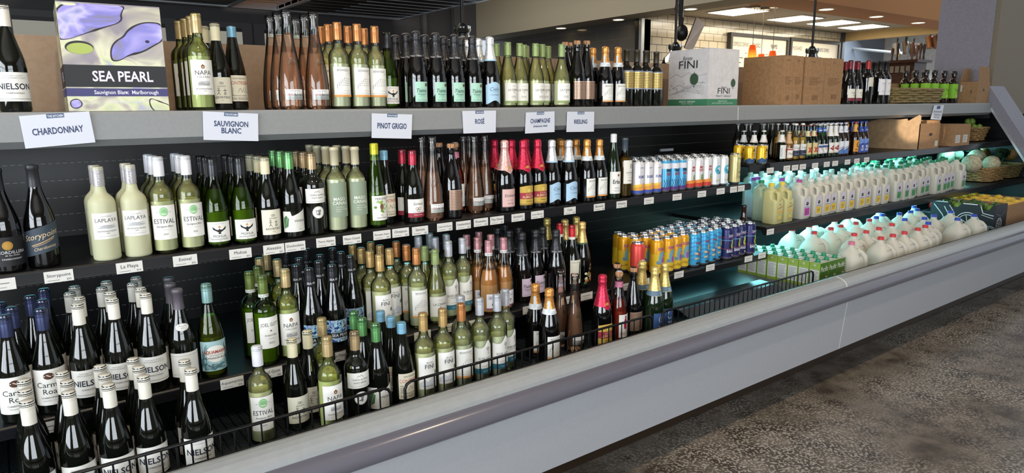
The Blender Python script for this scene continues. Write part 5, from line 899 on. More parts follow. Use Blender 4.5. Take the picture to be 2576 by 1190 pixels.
def almond():
    parts = []; w, d, h = .0445, .0325, .172; mb = MB(); gr = mat('carton_green', '#4f7a2c', .4); lg = mat('carton_light_green', '#9fc052', .4); wt = mat('carton_white', '#dfe3da', .45)
    mb.box(-w, w, -d, d, 0, h, gr); art(mb, [('r', -d, 0, d, h, lg)], flatX(-w, 0, 0), 1); 
    art(mb, [('r', -d+.005, .042, d-.005, .130, '#f0f2f0'), T('Nutrition Facts', .118, .005, '#33382e', bold=.02, w=.046)] + [('r', -d+.008, .112-.006*k, d-(.010+.006*(k % 3)), .1138-.006*k, '#7d8478') for k in range(11)] + [('r', -d+.008, .010+.007*k, .0-.003*(k % 2), .0125+.007*k, '#c9d6a0') for k in range(4)] + [('e', 0, .156, .007, .007, '#e6e9e0'), ('g', 0, .156, .0055, .0042, '#55604a'), ('l', [(-d, .172), (-.012, .142), (d, .172)], .001, '#6f8f3a'), ('r', -d+.006, .134, d-.006, .1365, '#c9d6a0')], lambda u, v, off: flatX(-w, 0, 0)(u, v, off+.0003), 1)
    art(mb, [T('Pacific', .122, .028, '#eef2e4', shear=.25, xs=.78, bold=.01), ('r', -w+.004, 0, w-.004, .012, '#3c5f20'), T('almond', .060, .013, '#cfdcae', xs=.8), T('milk', .042, .010, '#cfdcae'), ('e', .024, .088, .012, .006, '#c7c29a'), ('e', -.022, .028, .012, .012, '#2c4a18'), ('e', .020, .026, .014, .014, '#e2e6da'), ('e', .020, .026, .009, .009, '#2c4a18')], flatY(0, -d, 0), 1)
    mb.add([(-w, -d, h+.0005), (w, -d, h+.0005), (w, d, h+.0005), (-w, d, h+.0005)], [(0, 1, 2, 3)], wt); mb.box(-w, w, .012, .018, h+.0005, h+.002, mat('carton_seal', '#6b7a58', .5)); mb.box(-w, w, -.022, -.019, h+.0005, h+.0015, mat('carton_seal', '#6b7a58', .5))
    parts.append(('carton_body', mb.mesh('carton_body'), [])); mb = MB(); mb.lathe([(.0165, 0), (.0165, .004), (.0125, .0045), (.0125, .016), (.011, .0175), (0, .0175)], cap_mat('#1f8a60', 0, .4), 18, c=(-.018, 0, h+.001), sharp=50); parts.append(('screw_cap', mb.mesh('screw_cap'), []))
    KIND['almond'] = dict(parts=parts, H=.19, R=.03, look='green drink carton with green cap', cat='drink carton', name='drink_carton')
almond()
g0 = onZ(2062, 652.8, DK2+.19); NC = {0: 8, 1: 8, 2: 7}
for i in range(3):
    for j in range(NC[i]):
        put('almond', g0.x+.018+.0915*i, g0.y+.010+.0672*j, DK2+.0008, random.uniform(-.01, .01), 'green drink carton with green cap, %s, %s row, on the deck' % (('nearest the rail' if j == 0 else '%s from the rail' % ORD[j]), ('tray-side', 'middle', 'milk-side')[i]), 'green drink cartons')

# ------------------------------------------------------------------ boxes on the ledge
card = speckle('cardboard', '#94704c', '#a07b55', 45, rough=.8, bump=.1); card_d = speckle('cardboard_print', '#7d5c3c', '#86633f', 45, rough=.8)
def boxdims(pl, pm, pr, Y):
    xm = onY(pm, 200, Y).x; d = xm / (onY(pl, 200, 1).x) - Y; w = onY(pr, 200, Y).x - xm; return xm, d, w
x0 = onY(173, 276, 2.475).x; x1 = onY(425, 277, 2.475).x; w = x1 - x0; hz = onY(276, 14, 2.475).z - TOPZ
def swirl(name, stops, scale, dist=1.2, st=(1, 1, 1.6)):
    m = mat(name, '#b8b0a0', .22); n, l = nodes_of(m); b = n['Principled BSDF']; tc = n.new('ShaderNodeTexCoord'); ns = n.new('ShaderNodeTexNoise'); cr = n.new('ShaderNodeValToRGB'); mp = n.new('ShaderNodeMapping'); mp.inputs['Rotation'].default_value = (0, .55, 0); mp.inputs['Scale'].default_value = st
    l.new(tc.outputs['Object'], mp.inputs[0]); l.new(mp.outputs[0], ns.inputs['Vector']); ns.inputs['Scale'].default_value = scale; ns.inputs['Distortion'].default_value = dist; ns.inputs['Detail'].default_value = 2
    e = cr.color_ramp.elements; e[0].position, e[0].color = stops[0][0], srgb(stops[0][1]); e[1].position, e[1].color = stops[-1][0], srgb(stops[-1][1])
    for p, c in stops[1:-1]: q = e.new(p); q.color = srgb(c)
    l.new(ns.outputs['Fac'], cr.inputs[0]); l.new(cr.outputs[0], b.inputs['Base Color']); return m
SH = swirl('shell_print_cream', ((.30, '#6f5f66'), (.42, '#9a8f7c'), (.52, '#c6c39c'), (.60, '#b9bf7e'), (.72, '#8f86ae')), 7)
PU = swirl('shell_print_violet', ((.30, '#5a4a58'), (.42, '#5b4fb4'), (.52, '#8f80cc'), (.60, '#b0a6d6'), (.72, '#6f6fae')), 8)
def smooth_poly(P, k=3):
    for _ in range(k):
        Q = []
        for (a, b), (c, d) in zip(P, P[1:] + P[:1]): Q += [(.75*a+.25*c, .75*b+.25*d), (.25*a+.75*c, .25*b+.75*d)]
        P = Q
    return P
def island(P, w, h, inner, g=.012):
    P = smooth_poly(P); cx = sum(p[0] for p in P)/len(P); cy = sum(p[1] for p in P)/len(P)
    def grow(s): return [((cx+(x-cx)*(1+s/max(.05, abs(x-cx)+abs(y-cy))))*w, (cy+(y-cy)*(1+s/max(.05, abs(x-cx)+abs(y-cy))))*h) for x, y in P]
    clip = lambda Q: [(min(max(x, .001), w-.001), min(max(y, .445*h if cy > .45 else .001), h-.001)) for x, y in Q]
    return [('p', clip(grow(g)), '#1c1620'), ('p', clip(grow(-g)), inner)]
t = thing('wine_carton', 'large wine carton printed with violet shell swirls on the ledge', 'carton', (x0, 2.475, TOPZ+.001), math.radians(-2.5))
mb = MB(); mb.box(0, w, 0, .30, 0, hz, SH, 0)
bandc = '#17171b'
isl = island([(-.02, 1.02), (-.02, .665), (.05, .66), (.15, .69), (.32, .755), (.46, .80), (.57, .835), (.61, .875), (.60, .92), (.67, 1.02)], w, hz, PU) + island([(.46, .50), (.47, .60), (.53, .67), (.61, .71), (.65, .77), (.75, .83), (.86, .86), (1.02, .85), (1.02, .70), (.90, .635), (.78, .57), (.64, .54), (.56, .49), (.49, .475)], w, hz, PU)
isl += [('e', w*.17, hz*.595, w*.135, hz*.062, '#1c1620'), ('e', w*.175, hz*.585, w*.125, hz*.052, '#a9b85c'), ('e', w*.12, hz*.985, w*.07, hz*.014, '#d9d6bc'), ('e', w*.84, hz*.672, w*.022, hz*.014, '#1c1c3c')] + island([(.80, .13), (.90, .09), (1.02, .05), (1.02, -.02), (.86, -.02), (.80, .04)], w, hz, SH, .008) + island([(.02, .10), (.10, .12), (.14, .07), (.10, .03), (.03, .03)], w, hz, PU, .006)
art(mb, isl, flatY(0, 0, 0), 1); art(mb, [('r', 0, hz*.229, w, hz*.435, bandc), T('SEA PEARL', hz*.285, .030, '#e3dcf0', u=w*.56, bold=.02, w=w*.60), ('r', 0, hz*.142, w, hz*.216, '#3f3d70'), T('Sauvignon Blanc  Marlborough', hz*.162, .0115, '#e6e6f2', u=w*.58, w=w*.64, bold=.01), ('e', w*.572, hz*.178, .0025, .0025, '#e6e6f2'), T('Wine of New Zealand', hz*.075, .0095, '#e6e6f2', u=w*.57, w=w*.34)], lambda u, v, off: flatY(0, 0, 0)(u, v, off+.0009), 1)
art(mb, [('r', -.30, hz*.229, 0, hz*.435, bandc), T('PEARL', hz*.285, .030, '#cfc8e0', u=-.10, w=.14), ('r', -.30, hz*.142, 0, hz*.216, '#3f3d70')], flatX(0, 0, 0), 1); mb.build('carton_body', t)
mb = MB(); mb.box(.0, w, .0, .299, hz+.0005, hz+.003, mat('carton_top_flap', '#8a7f8c', .4)); mb.build('top_flap', t)
# white wine carton with balloon drawing
xm, d, w = boxdims(1682, 1782, 1857, 2.44); hz = onY(1791, 122, 2.44).z - TOPZ
t = thing('wine_carton', 'white wine carton with green base band and balloon drawing on the ledge', 'carton', (xm, 2.44, TOPZ+.001)); cw = speckle('carton_white_matt', '#cfcbcb', '#d6d3d3', 30, rough=.55)
mb = MB(); mb.box(0, w, 0, d, 0, hz, cw)
def balloon(u, v, s): return [('e', u, v, .9*s, s, '#3f5f45')] + [('l', [(u+s*.4*k, v+s*.9*math.sqrt(max(.05, 1-k*k*.2))), (u+s*.4*k, v-s*.9*math.sqrt(max(.05, 1-k*k*.2)))], s*.09, '#26352a') for k in (-1.4, -.7, 0, .7, 1.4)] + [('r', u-s*.12, v-s*1.35, u+s*.12, v-s*1.12, '#26352a'), ('l', [(u, v+s), (u, v+s*1.25)], s*.1, '#26352a')]
hills = [('l', [(-d*.97, hz*.50), (-d*.80, hz*.58), (-d*.66, hz*.52), (-d*.48, hz*.60), (-d*.30, hz*.52), (-d*.05, hz*.56)], .0025, '#aaa8aa')] + [('l', [(-d*.97+.02*k, hz*(.20+.016*k)), (-d*.55, hz*(.26+.02*k)), (-d*.1, hz*(.20+.03*k))], .0018, '#a3a1a4') for k in range(6)] + [('l', [(-d*.9, hz*.32), (-d*.7, hz*.38), (-d*.5, hz*.30), (-d*.3, hz*.42), (-d*.06, hz*.40)], .002, '#8f8d90')] + [('e', -d*random.uniform(.1, .95), hz*random.uniform(.22, .42), .006, .003, '#b0aeb0') for _ in range(24)]
art(mb, [('r', -d, 0, 0, hz*.115, '#3a7a58'), T('PINOT GRIGIO', hz*.055, .010, '#e6ece6', u=-d*.5, w=d*.40), T('PRODUCT OF ITALY', hz*.022, .006, '#cfdcd0', u=-d*.5, w=d*.3)] + hills + [T('Barone', hz*.82, .022, '#55555c', u=-d*.52, shear=.4, w=d*.24), T('FINI', hz*.67, .043, '#222228', u=-d*.50, w=d*.46)] + balloon(-d*.34, hz*.475, hz*.105), flatX(0, 0, 0), 1)
art(mb, [('r', 0, 0, w, hz*.115, '#3a7a58'), T('PRODUCT OF ITALY', hz*.065, .007, '#e0e8e0', u=w*.5, w=w*.3), T('NET CONTENTS 12 BOTTLES 750 ML', hz*.03, .006, '#cfdcd0', u=w*.5, w=w*.7), T('PINOT GRIGIO', hz*.15, .011, '#55555c', u=w*.52, w=w*.5), T('FINI', hz*.21, .032, '#222228', u=w*.52, w=w*.40), T('Barone', hz*.305, .013, '#55555c', u=w*.52, shear=.4, w=w*.18)] + [('l', [(w*.02+w*.93*k/24, hz*.14+hz*.70*k/24), (w*.02+w*.93*(k+.5)/24, hz*.14+hz*.70*(k+.5)/24)], .0012, '#8a888c') for k in range(24)] + balloon(w*.82, hz*.405, hz*.075), flatY(0, 0, 0), 1); mb.build('carton_body', t)
mb = MB(); mb.box(0, w, 0, d*.495, hz+.0004, hz+.0034, cw); mb.build('top_flap', t); mb = MB(); mb.box(0, w, d*.505, d, hz+.0004, hz+.0034, cw); mb.build('top_flap', t)
# plain brown cartons
def brown(pl, pm, pr, Y, pyt, lab, dmax=.42, seam=True, z=TOPZ, txt=True):
    xm, d, w = boxdims(pl, pm, pr, Y); d = min(d, dmax); h = onY(pm, pyt, Y).z - z
    t = thing('cardboard_box', lab, 'cardboard box', (xm, Y, z+.001)); mb = MB(); mb.box(0, w, 0, d, 0, h, card)
    it = []
    if txt: it += [('r', w*(.12+.5*k), h*(.42+.035*j), w*(.12+.5*k)+w*(.22+.05*(j % 3)), h*(.42+.035*j)+h*.018, card_d) for k in range(2) for j in range(5)] + [('r', w*.22, h*.10, w*.36, h*.20, card_d), ('r', w*.72, h*.12, w*.86, h*.22, card_d), T('CA 750ML', h*.9, .008, '#6f5032', u=w*.2), T('CORKS', h*.9, .008, '#6f5032', u=w*.75)]
    if seam: it += [('r', w*.5, 0, w*.503, h, '#6b4e33')]
    art(mb, it, flatY(0, 0, 0), 1); mb.build('box_body', t); mb = MB(); mb.box(0, w, 0, d*.495, h+.0004, h+.0034, card); mb.build('top_flap', t); mb = MB(); mb.box(0, w, d*.505, d, h+.0004, h+.0034, card); mb.build('top_flap', t); return t
brown(1869, 1969, 2019, 2.44, 140, 'plain brown cardboard box beside the white wine carton', .44)
brown(2010, 2024, 2119, 2.44, 144, 'plain brown cardboard box between another box and the red wines', .30)
xb0 = onY(2238, 188, 2.76).x; xb1 = onY(2318, 190, 2.76).x
t = thing('cardboard_tray', 'open cardboard tray behind the flat woven basket', 'cardboard tray', (xb0, 2.815, TOPZ+.001)); mb = MB(); w = xb1-xb0
mb.box(0, w, 0, .004, 0, .17, card); mb.box(0, w, .081, .085, 0, .17, card); mb.box(0, .004, .004, .081, 0, .17, card); mb.box(w-.004, w, .004, .081, 0, .17, card); mb.box(.004, w-.004, .004, .081, 0, .004, card); mb.build('tray_body', t)
# open flapped carton at the far end
xf, d, w = boxdims(2416, 2462, 2499, 2.45); d = min(d, .28); w = min(w, XE - .01 - xf); h = .185
t = thing('cardboard_box', 'open brown carton with raised flaps at the far end of the ledge', 'cardboard box', (xf, 2.45, TOPZ+.001)); mb = MB()
mb.box(0, w, 0, .004, 0, h, card); mb.box(0, w, d-.004, d, 0, h, card); mb.box(0, .004, .004, d-.004, 0, h, card); mb.box(w-.004, w, .004, d-.004, 0, h, card); mb.box(.004, w-.004, .004, d-.004, 0, .004, card)
art(mb, [('e', w*.5, h*.62, .022, .012, '#2b2017')], flatY(0, 0, 0), 1); art(mb, [('r', -d*.35, h*.45, -d*.31, h*.62, '#33261a'), ('r', -d*.95, h*.55, -d*.84, h*.85, '#c9c2b4')], flatX(0, 0, 0), 1); mb.build('box_body', t)
mb = MB(); mb.prism([(.01, h), (w*.92, h), (w*.80, h+.125), (.0, h+.13)], .0, .004, card, 'xz'); mb.build('flap', t); mb = MB(); mb.prism([(.0, h), (w*.9, h), (w*.7, h+.12), (.06, h+.12)], d-.004, d, card, 'xz'); mb.build('flap', t)

# ------------------------------------------------------------------ baskets
wick = speckle('wicker', '#7a5c36', '#a98a58', 70, rough=.65); wick2 = speckle('wicker_olive', '#6a5a34', '#94804c', 70, rough=.65)
def basket(lab, cx, cy, z, w0, d0, w1, d1, h, m, rows_=7, rz=0):
    t = thing('woven_basket', lab, 'basket', (cx, cy, z+.001), rz); mb = MB(); N = 88
    def P(t_, a, off):
        w = (w0+(w1-w0)*t_)/2; d = (d0+(d1-d0)*t_)/2; c, s = math.cos(a), math.sin(a); e = 5.0; q = 1/((abs(c)**e+abs(s)**e)**(1/e)); return ((w+off)*q*c, (d+off)*q*s, .006+(h-.012)*t_)
    for r in range(rows_):
        t_ = (r+.5)/rows_; mb.tube([P(t_, 2*PI*k/N, .004*math.sin(k*PI/4+r*PI)) for k in range(N)], h/rows_*.52, m, 5, True)
    for k in range(0, N, 4): mb.tube([P(0, 2*PI*k/N, 0), P(.5, 2*PI*k/N, 0), P(1, 2*PI*k/N, 0)], .0035, m, 5)
    mb.add([P(.02, 2*PI*k/N, -.002) for k in range(N)], [tuple(range(N))], m); mb.build('woven_body', t)
    mb = MB(); mb.tube([P(1, 2*PI*k/N, .002+.002*(k % 2)) for k in range(N)], .008, m, 6, True); mb.build('rim', t)
    mb = MB(); mb.lathe([(0, 0), (.001, 0)], m, 4); return t
xa = onY(2238, 240, 2.47).x; xb = onY(2368, 240, 2.47).x
basket('flat woven basket on the ledge, in front of the green-labelled bottles', (xa+xb)/2, 2.50, TOPZ, (xb-xa)*.90, .10, (xb-xa)*1.0, .13, .118, wick2, 6)

# ------------------------------------------------------------------ boxes and produce at the end of the case
def fruit(name, lab, cat, x, y, z, r, m, grp, sx=1.0, sz=1.0, tip=0, rz=0, stemm=None):
    t = thing(name, lab, cat, (x, y, z), rz, grp); mb = MB(); prof = []
    for k in range(11):
        a = PI*k/10; prof.append((r*math.sin(a), r*sz-r*sz*math.cos(a)))
    if tip: prof[-2] = (r*.22, r*2*sz*.985); prof[-1] = (0, r*2*sz+tip)
    mb.lathe(prof, m, 16, sharp=80); mb.build('fruit_body', t); mb = MB(); mb.lathe([(.004, 0), (.003, .004), (0, .005)], stemm or mat('stem_brown', '#5a4a2a', .7), 8, c=(0, 0, r*2*sz+tip-.001)); mb.build('stem', t); return t
kraft = speckle('kraft_paper', '#a98a66', '#b3956f', 30, rough=.7, bump=.15)
# torn carton standing on the beer shelf
YB = 2.315; xm, d, w = boxdims(2187, 2327, 2378, YB); h = onY(2329, 311, YB).z - BZ; d = min(d, .50)
t = thing('cardboard_box', 'torn open cardboard carton with hand hole on the shelf beside the beers', 'cardboard box', (xm, YB, BZ+.001)); mb = MB()
mb.box(0, w, 0, .005, 0, h, card); mb.box(0, w, d-.005, d, 0, .2, card); mb.box(w-.005, w, .005, d-.005, 0, .215, card); mb.box(.005, w-.005, .005, d-.005, 0, .005, card)
mb.prism([(0, 0), (d, 0), (d, .19), (d*.9, .212), (d*.72, .230), (d*.5, .228), (d*.36, .226), (.098, .232), (.09, h*1.10), (.06, h*1.20), (.012, h*1.34), (0, h*1.3)], 0, .005, kraft, 'yz'); art(mb, [('e', w*.55, h*.56, .030, .013, '#2b2017'), ('r', w*.8, h*.08, w*.95, h*.3, '#c9c2b4')], flatY(0, 0, 0), 1); mb.build('box_body', t)
xm2, d2, w2 = boxdims(2384, 2414, 2456, YB); h2 = min(.226, onY(2416, 313, YB).z - BZ)
t = thing('cardboard_box', 'small cardboard box with two white stickers beside the torn carton', 'cardboard box', (xm2, YB, BZ+.001)); mb = MB(); d2 = .26
mb.box(0, w2, 0, d2, 0, h2, card); mb.build('box_body', t)
for k, u in enumerate((w2*.27, w2*.72)): mb = MB(); art(mb, [('r', u-.045, h2*.14, u+.045, h2*.50, '#cfcac2')] + [('r', u-.035, h2*(.20+.07*j), u+.02+.012*(j % 2), h2*(.225+.07*j), '#8d8880') for j in range(4)], flatY(0, 0, 0), 1); mb.box(u-.001, u+.001, -.0003, .0, h2*.15, h2*.16, paint('#cfcac2')); mb.build('sticker', t)
bx = onY(2462, 345, 2.44).x
basket('woven basket of limes on the shelf above the melons', bx+.10, 2.56, BZ, .20, .20, .27, .26, .13, wick, 7)
lime_m = speckle('lime_skin', '#5f7f2c', '#8fae48', 18, rough=.4); lime_d = speckle('lime_skin_dark', '#2f4a1e', '#4f6b2a', 18, rough=.35)
for k, (dx, dy, dz) in enumerate(((-.06, -.06, 0), (.03, -.07, 0), (.08, .0, 0), (-.07, .04, 0), (0, .02, .0), (.06, .08, 0), (-.01, -.02, .052), (.045, .02, .05), (-.05, .0, .05))):
    fruit('lime', ('lime in the upper basket, %s' % ('in the lower layer, ' + ORD[k] + ' one' if k < 6 else 'on top, ' + ORD[k-6] + ' one')), 'lime', bx+.10+dx, 2.56+dy, BZ+.095+dz, .028, lime_m, 'limes in the upper basket', sz=1.1)
# melons and pineapples
mel = speckle('cantaloupe_rind', '#a3967a', '#c2b698', 60, .4, .6, .75, .5); hon = speckle('honeydew_rind', '#cdd6b4', '#d8e0c2', 12, rough=.5)
def melon(lab, px, py, Y, r, m, z): 
    p = onY(px, py, Y); t = thing('melon', lab, 'melon', (p.x, Y, max(z, p.z - r)), .4, 'melons'); mb = MB(); mb.ball((0, 0, r), r, r, r*1.0, m, 22, 14); mb.build('rind', t); mb = MB(); mb.lathe([(.010, 0), (.006, .002), (0, .001)], mat('stem_scar', '#4f4630', .8), 10, c=(0, 0, 0)); o = mb.build('stem_scar', t); o.location = (-r*.35, -r*.80, r+r*.48); o.rotation_euler = (1.05, 0, -.4)
bkx = onY(2478, 450, 2.40).x
basket('wide woven basket of melons and pineapples on the dairy shelf', bkx, 2.44, DS, .40, .26, .46, .32, .135, wick, 8)
basket('second woven basket on the dairy shelf, nearest the end panel', 7.69, 2.44, DS, .28, .26, .33, .32, .135, wick2, 8)
melon('round tan cantaloupe beside the last green-capped milk jug', 2444, 413, 2.39, .080, mel, DS+.10); melon('round tan cantaloupe behind the first one, by the basket', 2456, 408, 2.53, .078, mel, DS+.12); melon('small cantaloupe sunk low in the front of the basket', 2492, 431, 2.37, .070, mel, DS+.09)
for k, (px, py, Y) in enumerate(((2380, 399, 2.72), (2400, 398, 2.80))): melon('pale honeydew melon behind the green-capped jugs, %s from left' % ORD[k], px, py, Y, .080, hon, DS+.12)
leaf_m = speckle('pineapple_leaf', '#335240', '#5f8563', 20, rough=.45); pine = speckle('pineapple_skin', '#6b5426', '#93743a', 40, rough=.6, bump=.6)
for k, (px, py, Y, X) in enumerate(((2530, 425, 2.38, 7.62), (2560, 415, 2.62, 7.66))):
    p = onY(px, py, Y); t = thing('pineapple', 'pineapple lying with spiky leaves toward the melons, %s from front' % ORD[k], 'pineapple', (X, Y, DS+.215), 0, 'pineapples'); mb = MB(); mb.ball((.12, 0, 0), .10, .055, .055, pine, 16, 10); mb.build('fruit_body', t); mb = MB(); random.seed(40+k)
    for j in range(46):
        a = random.uniform(0, 2*PI); s = random.uniform(.25, 1.0); L_ = random.uniform(.17, .30); c, q = math.cos(a)*s, math.sin(a)*s; b0 = Vector((.035, c*.02, q*.02)); tip_ = b0 + Vector((-L_*.85, c*L_*.26 - .01, min(.062, q*L_*.4+.035))); mid = (b0+tip_)/2 + Vector((0, 0, .010)); nn = Vector((.2, -q, c)).normalized()*.015; up = Vector((0, 0, .003))
        mb.add([tuple(b0-nn), tuple(b0+nn), tuple(mid+nn*.9), tuple(mid-nn*.9), tuple(tip_), tuple(mid-up)], [(0, 1, 2, 3), (3, 2, 4), (1, 0, 3, 5), (3, 4, 5), (5, 4, 2), (1, 5, 2)], leaf_m, False)
    mb.build('leaf_crown', t)
random.seed(11)
# printed lime carton and lemon box on the deck
YL = 1.93; q0 = onY(2452, 590, YL); xm = onY(2498, 585, YL).x
tl = onX(2345, 503, xm-.0); zt = onY(2500, 520, YL).z; h = zt - DK2; d = min(xm/onY(2343, 503, 1).x - YL, .56); w = onY(2532, 540, YL).x - xm
dk_card = mat('carton_dark_print', '#20242a', .5); wl = '#dfe3e6'
t = thing('produce_carton', 'dark printed produce carton with white citrus line drawings beside the gallon jugs', 'carton', (xm, YL, DK2+.001)); mb = MB()
mb.prism([(0, 0), (d, 0), (d, h), (d*.72, h), (d*.66, h*.86), (d*.56, h*.86), (d*.5, h), (d*.26, h), (d*.2, h*.85), (d*.1, h*.85), (d*.05, h), (0, h)], 0, .005, dk_card, 'yz')
mb.box(.005, w, 0, .005, 0, h, dk_card); mb.box(w-.005, w, .005, d, 0, h, card); mb.box(.005, w-.005, d-.005, d, 0, h, card); mb.box(.005, w-.005, .005, d-.005, 0, .005, card)
def slice_(u, v, r): return [('g', u, v, r, r*.93, wl), ('g', u, v, r*.80, r*.74, wl)] + [('l', [(u+r*.12*math.cos(a), v+r*.12*math.sin(a)), (u+r*.70*math.cos(a), v+r*.70*math.sin(a))], r*.06, wl) for a in [PI*k/4+.2 for k in range(8)]]
art(mb, slice_(-d*.40, h*.40, h*.34) + slice_(-d*.06, h*.20, h*.2) + [('l', [(-d*.95, h*.9), (-d*.8, h*.6), (-d*.72, h*.3)], .006, wl), ('l', [(-d*.78, h*.85), (-d*.7, h*.62), (-d*.56, h*.55)], .006, wl), ('l', [(-d*.70, h*.9), (-d*.62, h*.7), (-d*.58, h*.4)], .005, wl), ('l', [(-d*.22, h*.95), (-d*.18, h*.75), (-d*.02, h*.70)], .006, wl), ('l', [(-d*.2, h*.70), (-d*.02, h*.62)], .004, wl), ('r', -d*.99, h*.97, -d*.73, h, wl), ('r', -d*.49, h*.97, -d*.27, h, wl)], flatX(0, 0, 0), 1)
art(mb, slice_(w*.4, h*.4, h*.22) + [('l', [(w*.1, h*.75), (w*.5, h*.65), (w*.9, h*.8)], .005, '#6b6f74')], flatY(0, 0, 0), 1); mb.build('carton_body', t)
for k in range(10):
    i, j = k % 2, k // 2
    fruit('lime', 'dark green lime in the printed carton, %s from front in the %s line' % (ORD[j], ('jug-side', 'lemon-side')[i]), 'lime', xm+.05+.10*i, YL+.05+.078*j, DK2+h*.72+.012*(k % 3), .034, lime_d if k % 3 else lime_m, 'limes in the printed carton', sz=1.1)
lem = speckle('lemon_skin', '#d9a22a', '#e6b83e', 40, rough=.4, bump=.1); app = speckle('apple_skin', '#8f1f22', '#b03a2e', 9, rough=.3)
xl = xm + w + .012; wl_ = min(.66, XI-.03-xl); dl = .50; hl = h*.92
t = thing('cardboard_box', 'brown cardboard box heaped with lemons beside the dark printed carton', 'cardboard box', (xl, YL, DK2+.001)); mb = MB()
mb.box(0, wl_, 0, .005, 0, hl, card); mb.box(0, .005, .005, dl, 0, hl*1.06, card); mb.box(wl_-.005, wl_, .005, dl, 0, hl, card); mb.box(.005, wl_-.005, dl-.005, dl, 0, hl, card); mb.box(.005, wl_-.005, .005, dl-.005, 0, .005, card); art(mb, [('g', .12, hl*.25, .03, .024, '#5a3f26')], flatY(0, 0, 0), 1); mb.build('box_body', t)
for j in range(5):
    for i in range(int((wl_-.02)/.094)): fruit('lemon', 'yellow lemon in the brown box, %s row from front, %s along' % (ORD[j], ORD[i]), 'lemon', xl+.058+.094*i+(.02 if j % 2 else 0), YL+.055+.092*j, DK2+hl*.64+.012*((i+j) % 2)+.003*j, .042, lem, 'lemons in the brown box', sz=1.12)
for k in range(int((wl_-.08)/.088)): fruit('apple', 'red apple behind the lemons, %s from left' % ORD[k], 'apple', xl+.10+.088*k, YL+.575+.03*(k % 2), DK2+.135+.008*(k % 3), .042, app, 'apples behind the lemons', sz=.95)
t = thing('produce_crate', 'black crate holding the apples behind the lemon box', 'crate', (xl-.04, YL+dl+.01, DK2+.001)); mb = MB(); mb.box(0, wl_+.04, 0, .14, 0, .13, mat('crate_black', '#17181a', .5)); mb.build('crate_body', t)

# ------------------------------------------------------------------ empty tray, signs, price tags
mb = MB(); y0, y1 = 1.85, 2.17; xa, xb = 2.50, 3.30; trm = mat('tray_smoked', '#1c2a32', .24, spec=.9)
pf = [(y0, .012), (y0+.01, .004), (y0+.09, .004), (y0+.17, .040), (y0+.27, .044), (y1, .020), (y1, .012), (y0+.27, .038), (y0+.17, .034), (y0+.09, .0), (y0, .0)]
mb.prism([(y, z+DK+.001) for y, z in pf], xa, xb, trm); tag(mb.build('display_tray', None, (0, 0, EYE)), 'empty dark plastic tray on the deck behind the wire fence', 'tray')
sg_w = mat('sign_paper', '#d3d7e2', .5); navy = '#2b3c66'
def sign(lab, corners, items, Y=2.412, tilt=0.004):
    """corners TL TR BL BR in the photograph, hung on the ledge's front face"""
    P = [onY(px, py, Y) for px, py in corners]; c = sum(P, Vector())/4; t = thing('paper_sign', lab, 'sign', tuple(c)); Q = [v - c for v in P]; wv = ((Q[1]-Q[0]).length+(Q[3]-Q[2]).length)/2; hv = ((Q[0]-Q[2]).length+(Q[1]-Q[3]).length)/2
    mb = MB(); b = Vector((0, .0012, 0)); v = [tuple(Q[k]) for k in (2, 3, 1, 0)] + [tuple(Q[k]+b) for k in (2, 3, 1, 0)]
    mb.add(v, [(0, 1, 2, 3), (7, 6, 5, 4), (0, 4, 5, 1), (1, 5, 6, 2), (2, 6, 7, 3), (3, 7, 4, 0)], sg_w); M = quad(Q[2], Q[3], Q[0], Q[1], wv, hv, (0, -1, 0)); art(mb, [it(wv, hv) for it in items], M, 1); mb.build('sheet', t)
def ttl(s, fv, fh, fw, c=navy, b=.02): return lambda w, h: ('t', s, w*.5, h*fv, h*fh, c, {'w': w*fw, 'bold': b})
def kit(u=.5, n=.25): return [lambda w, h: ('r', w*(u-n/2), h*.87, w*(u+n/2), h*.999, '#355079'), lambda w, h: ('t', 'THE KITCHEN', w*u, h*.895, h*.07, '#e6e9f0', {'w': w*n*.9, 'bold': .02})]
sign('white paper sign reading CHARDONNAY, tilted, left end of the ledge', ((47, 292), (224, 280), (64, 374), (240, 358)), kit() + [ttl('CHARDONNAY', .38, .20, .73)])
sign('white paper sign reading SAUVIGNON BLANC on the ledge', ((510, 280), (649, 286), (512, 352), (650, 355)), kit() + [ttl('SAUVIGNON', .50, .19, .62), ttl('BLANC', .26, .19, .36)])
sign('white paper sign reading PINOT GRIGIO on the ledge', ((935, 285), (1037, 288), (935, 347), (1035, 349)), kit() + [ttl('PINOT GRIGIO', .40, .22, .73)])
sign('white paper sign reading ROSE on the ledge', ((1163, 279), (1248, 278), (1166, 336), (1247, 333)), kit() + [ttl('ROS\u00c9', .42, .21, .28)])
sign('white paper sign reading CHAMPAGNE and sparkling wine on the ledge', ((1323, 283), (1395, 280), (1321, 336), (1395, 332)), kit() + [ttl('CHAMPAGNE', .48, .20, .68), lambda w, h: ('r', w*.2, h*.42, w*.78, h*.427, '#9aa3b8'), ttl('SPARKLING WINE', .28, .075, .48)])
sign('white paper sign reading RIESLING on the ledge', ((1427, 281), (1495, 281), (1425, 332), (1494, 331)), kit() + [ttl('RIESLING', .41, .20, .48)])
sign('narrow white notice hung from the ledge above the torn carton', ((2350, 265), (2375, 264), (2341, 300), (2367, 302)), [lambda w, h: ('r', w*.32, h*.74, w*.66, h*.95, '#2f4a86'), ttl('PLEASE ASK', .50, .10, .8, '#6b6670'), ttl('Thank You', .30, .09, .6, '#6b6670'), ttl('NO ID', .12, .09, .5, '#6b6670')])
tagp = mat('tag_paper', '#dedcd6', .5)
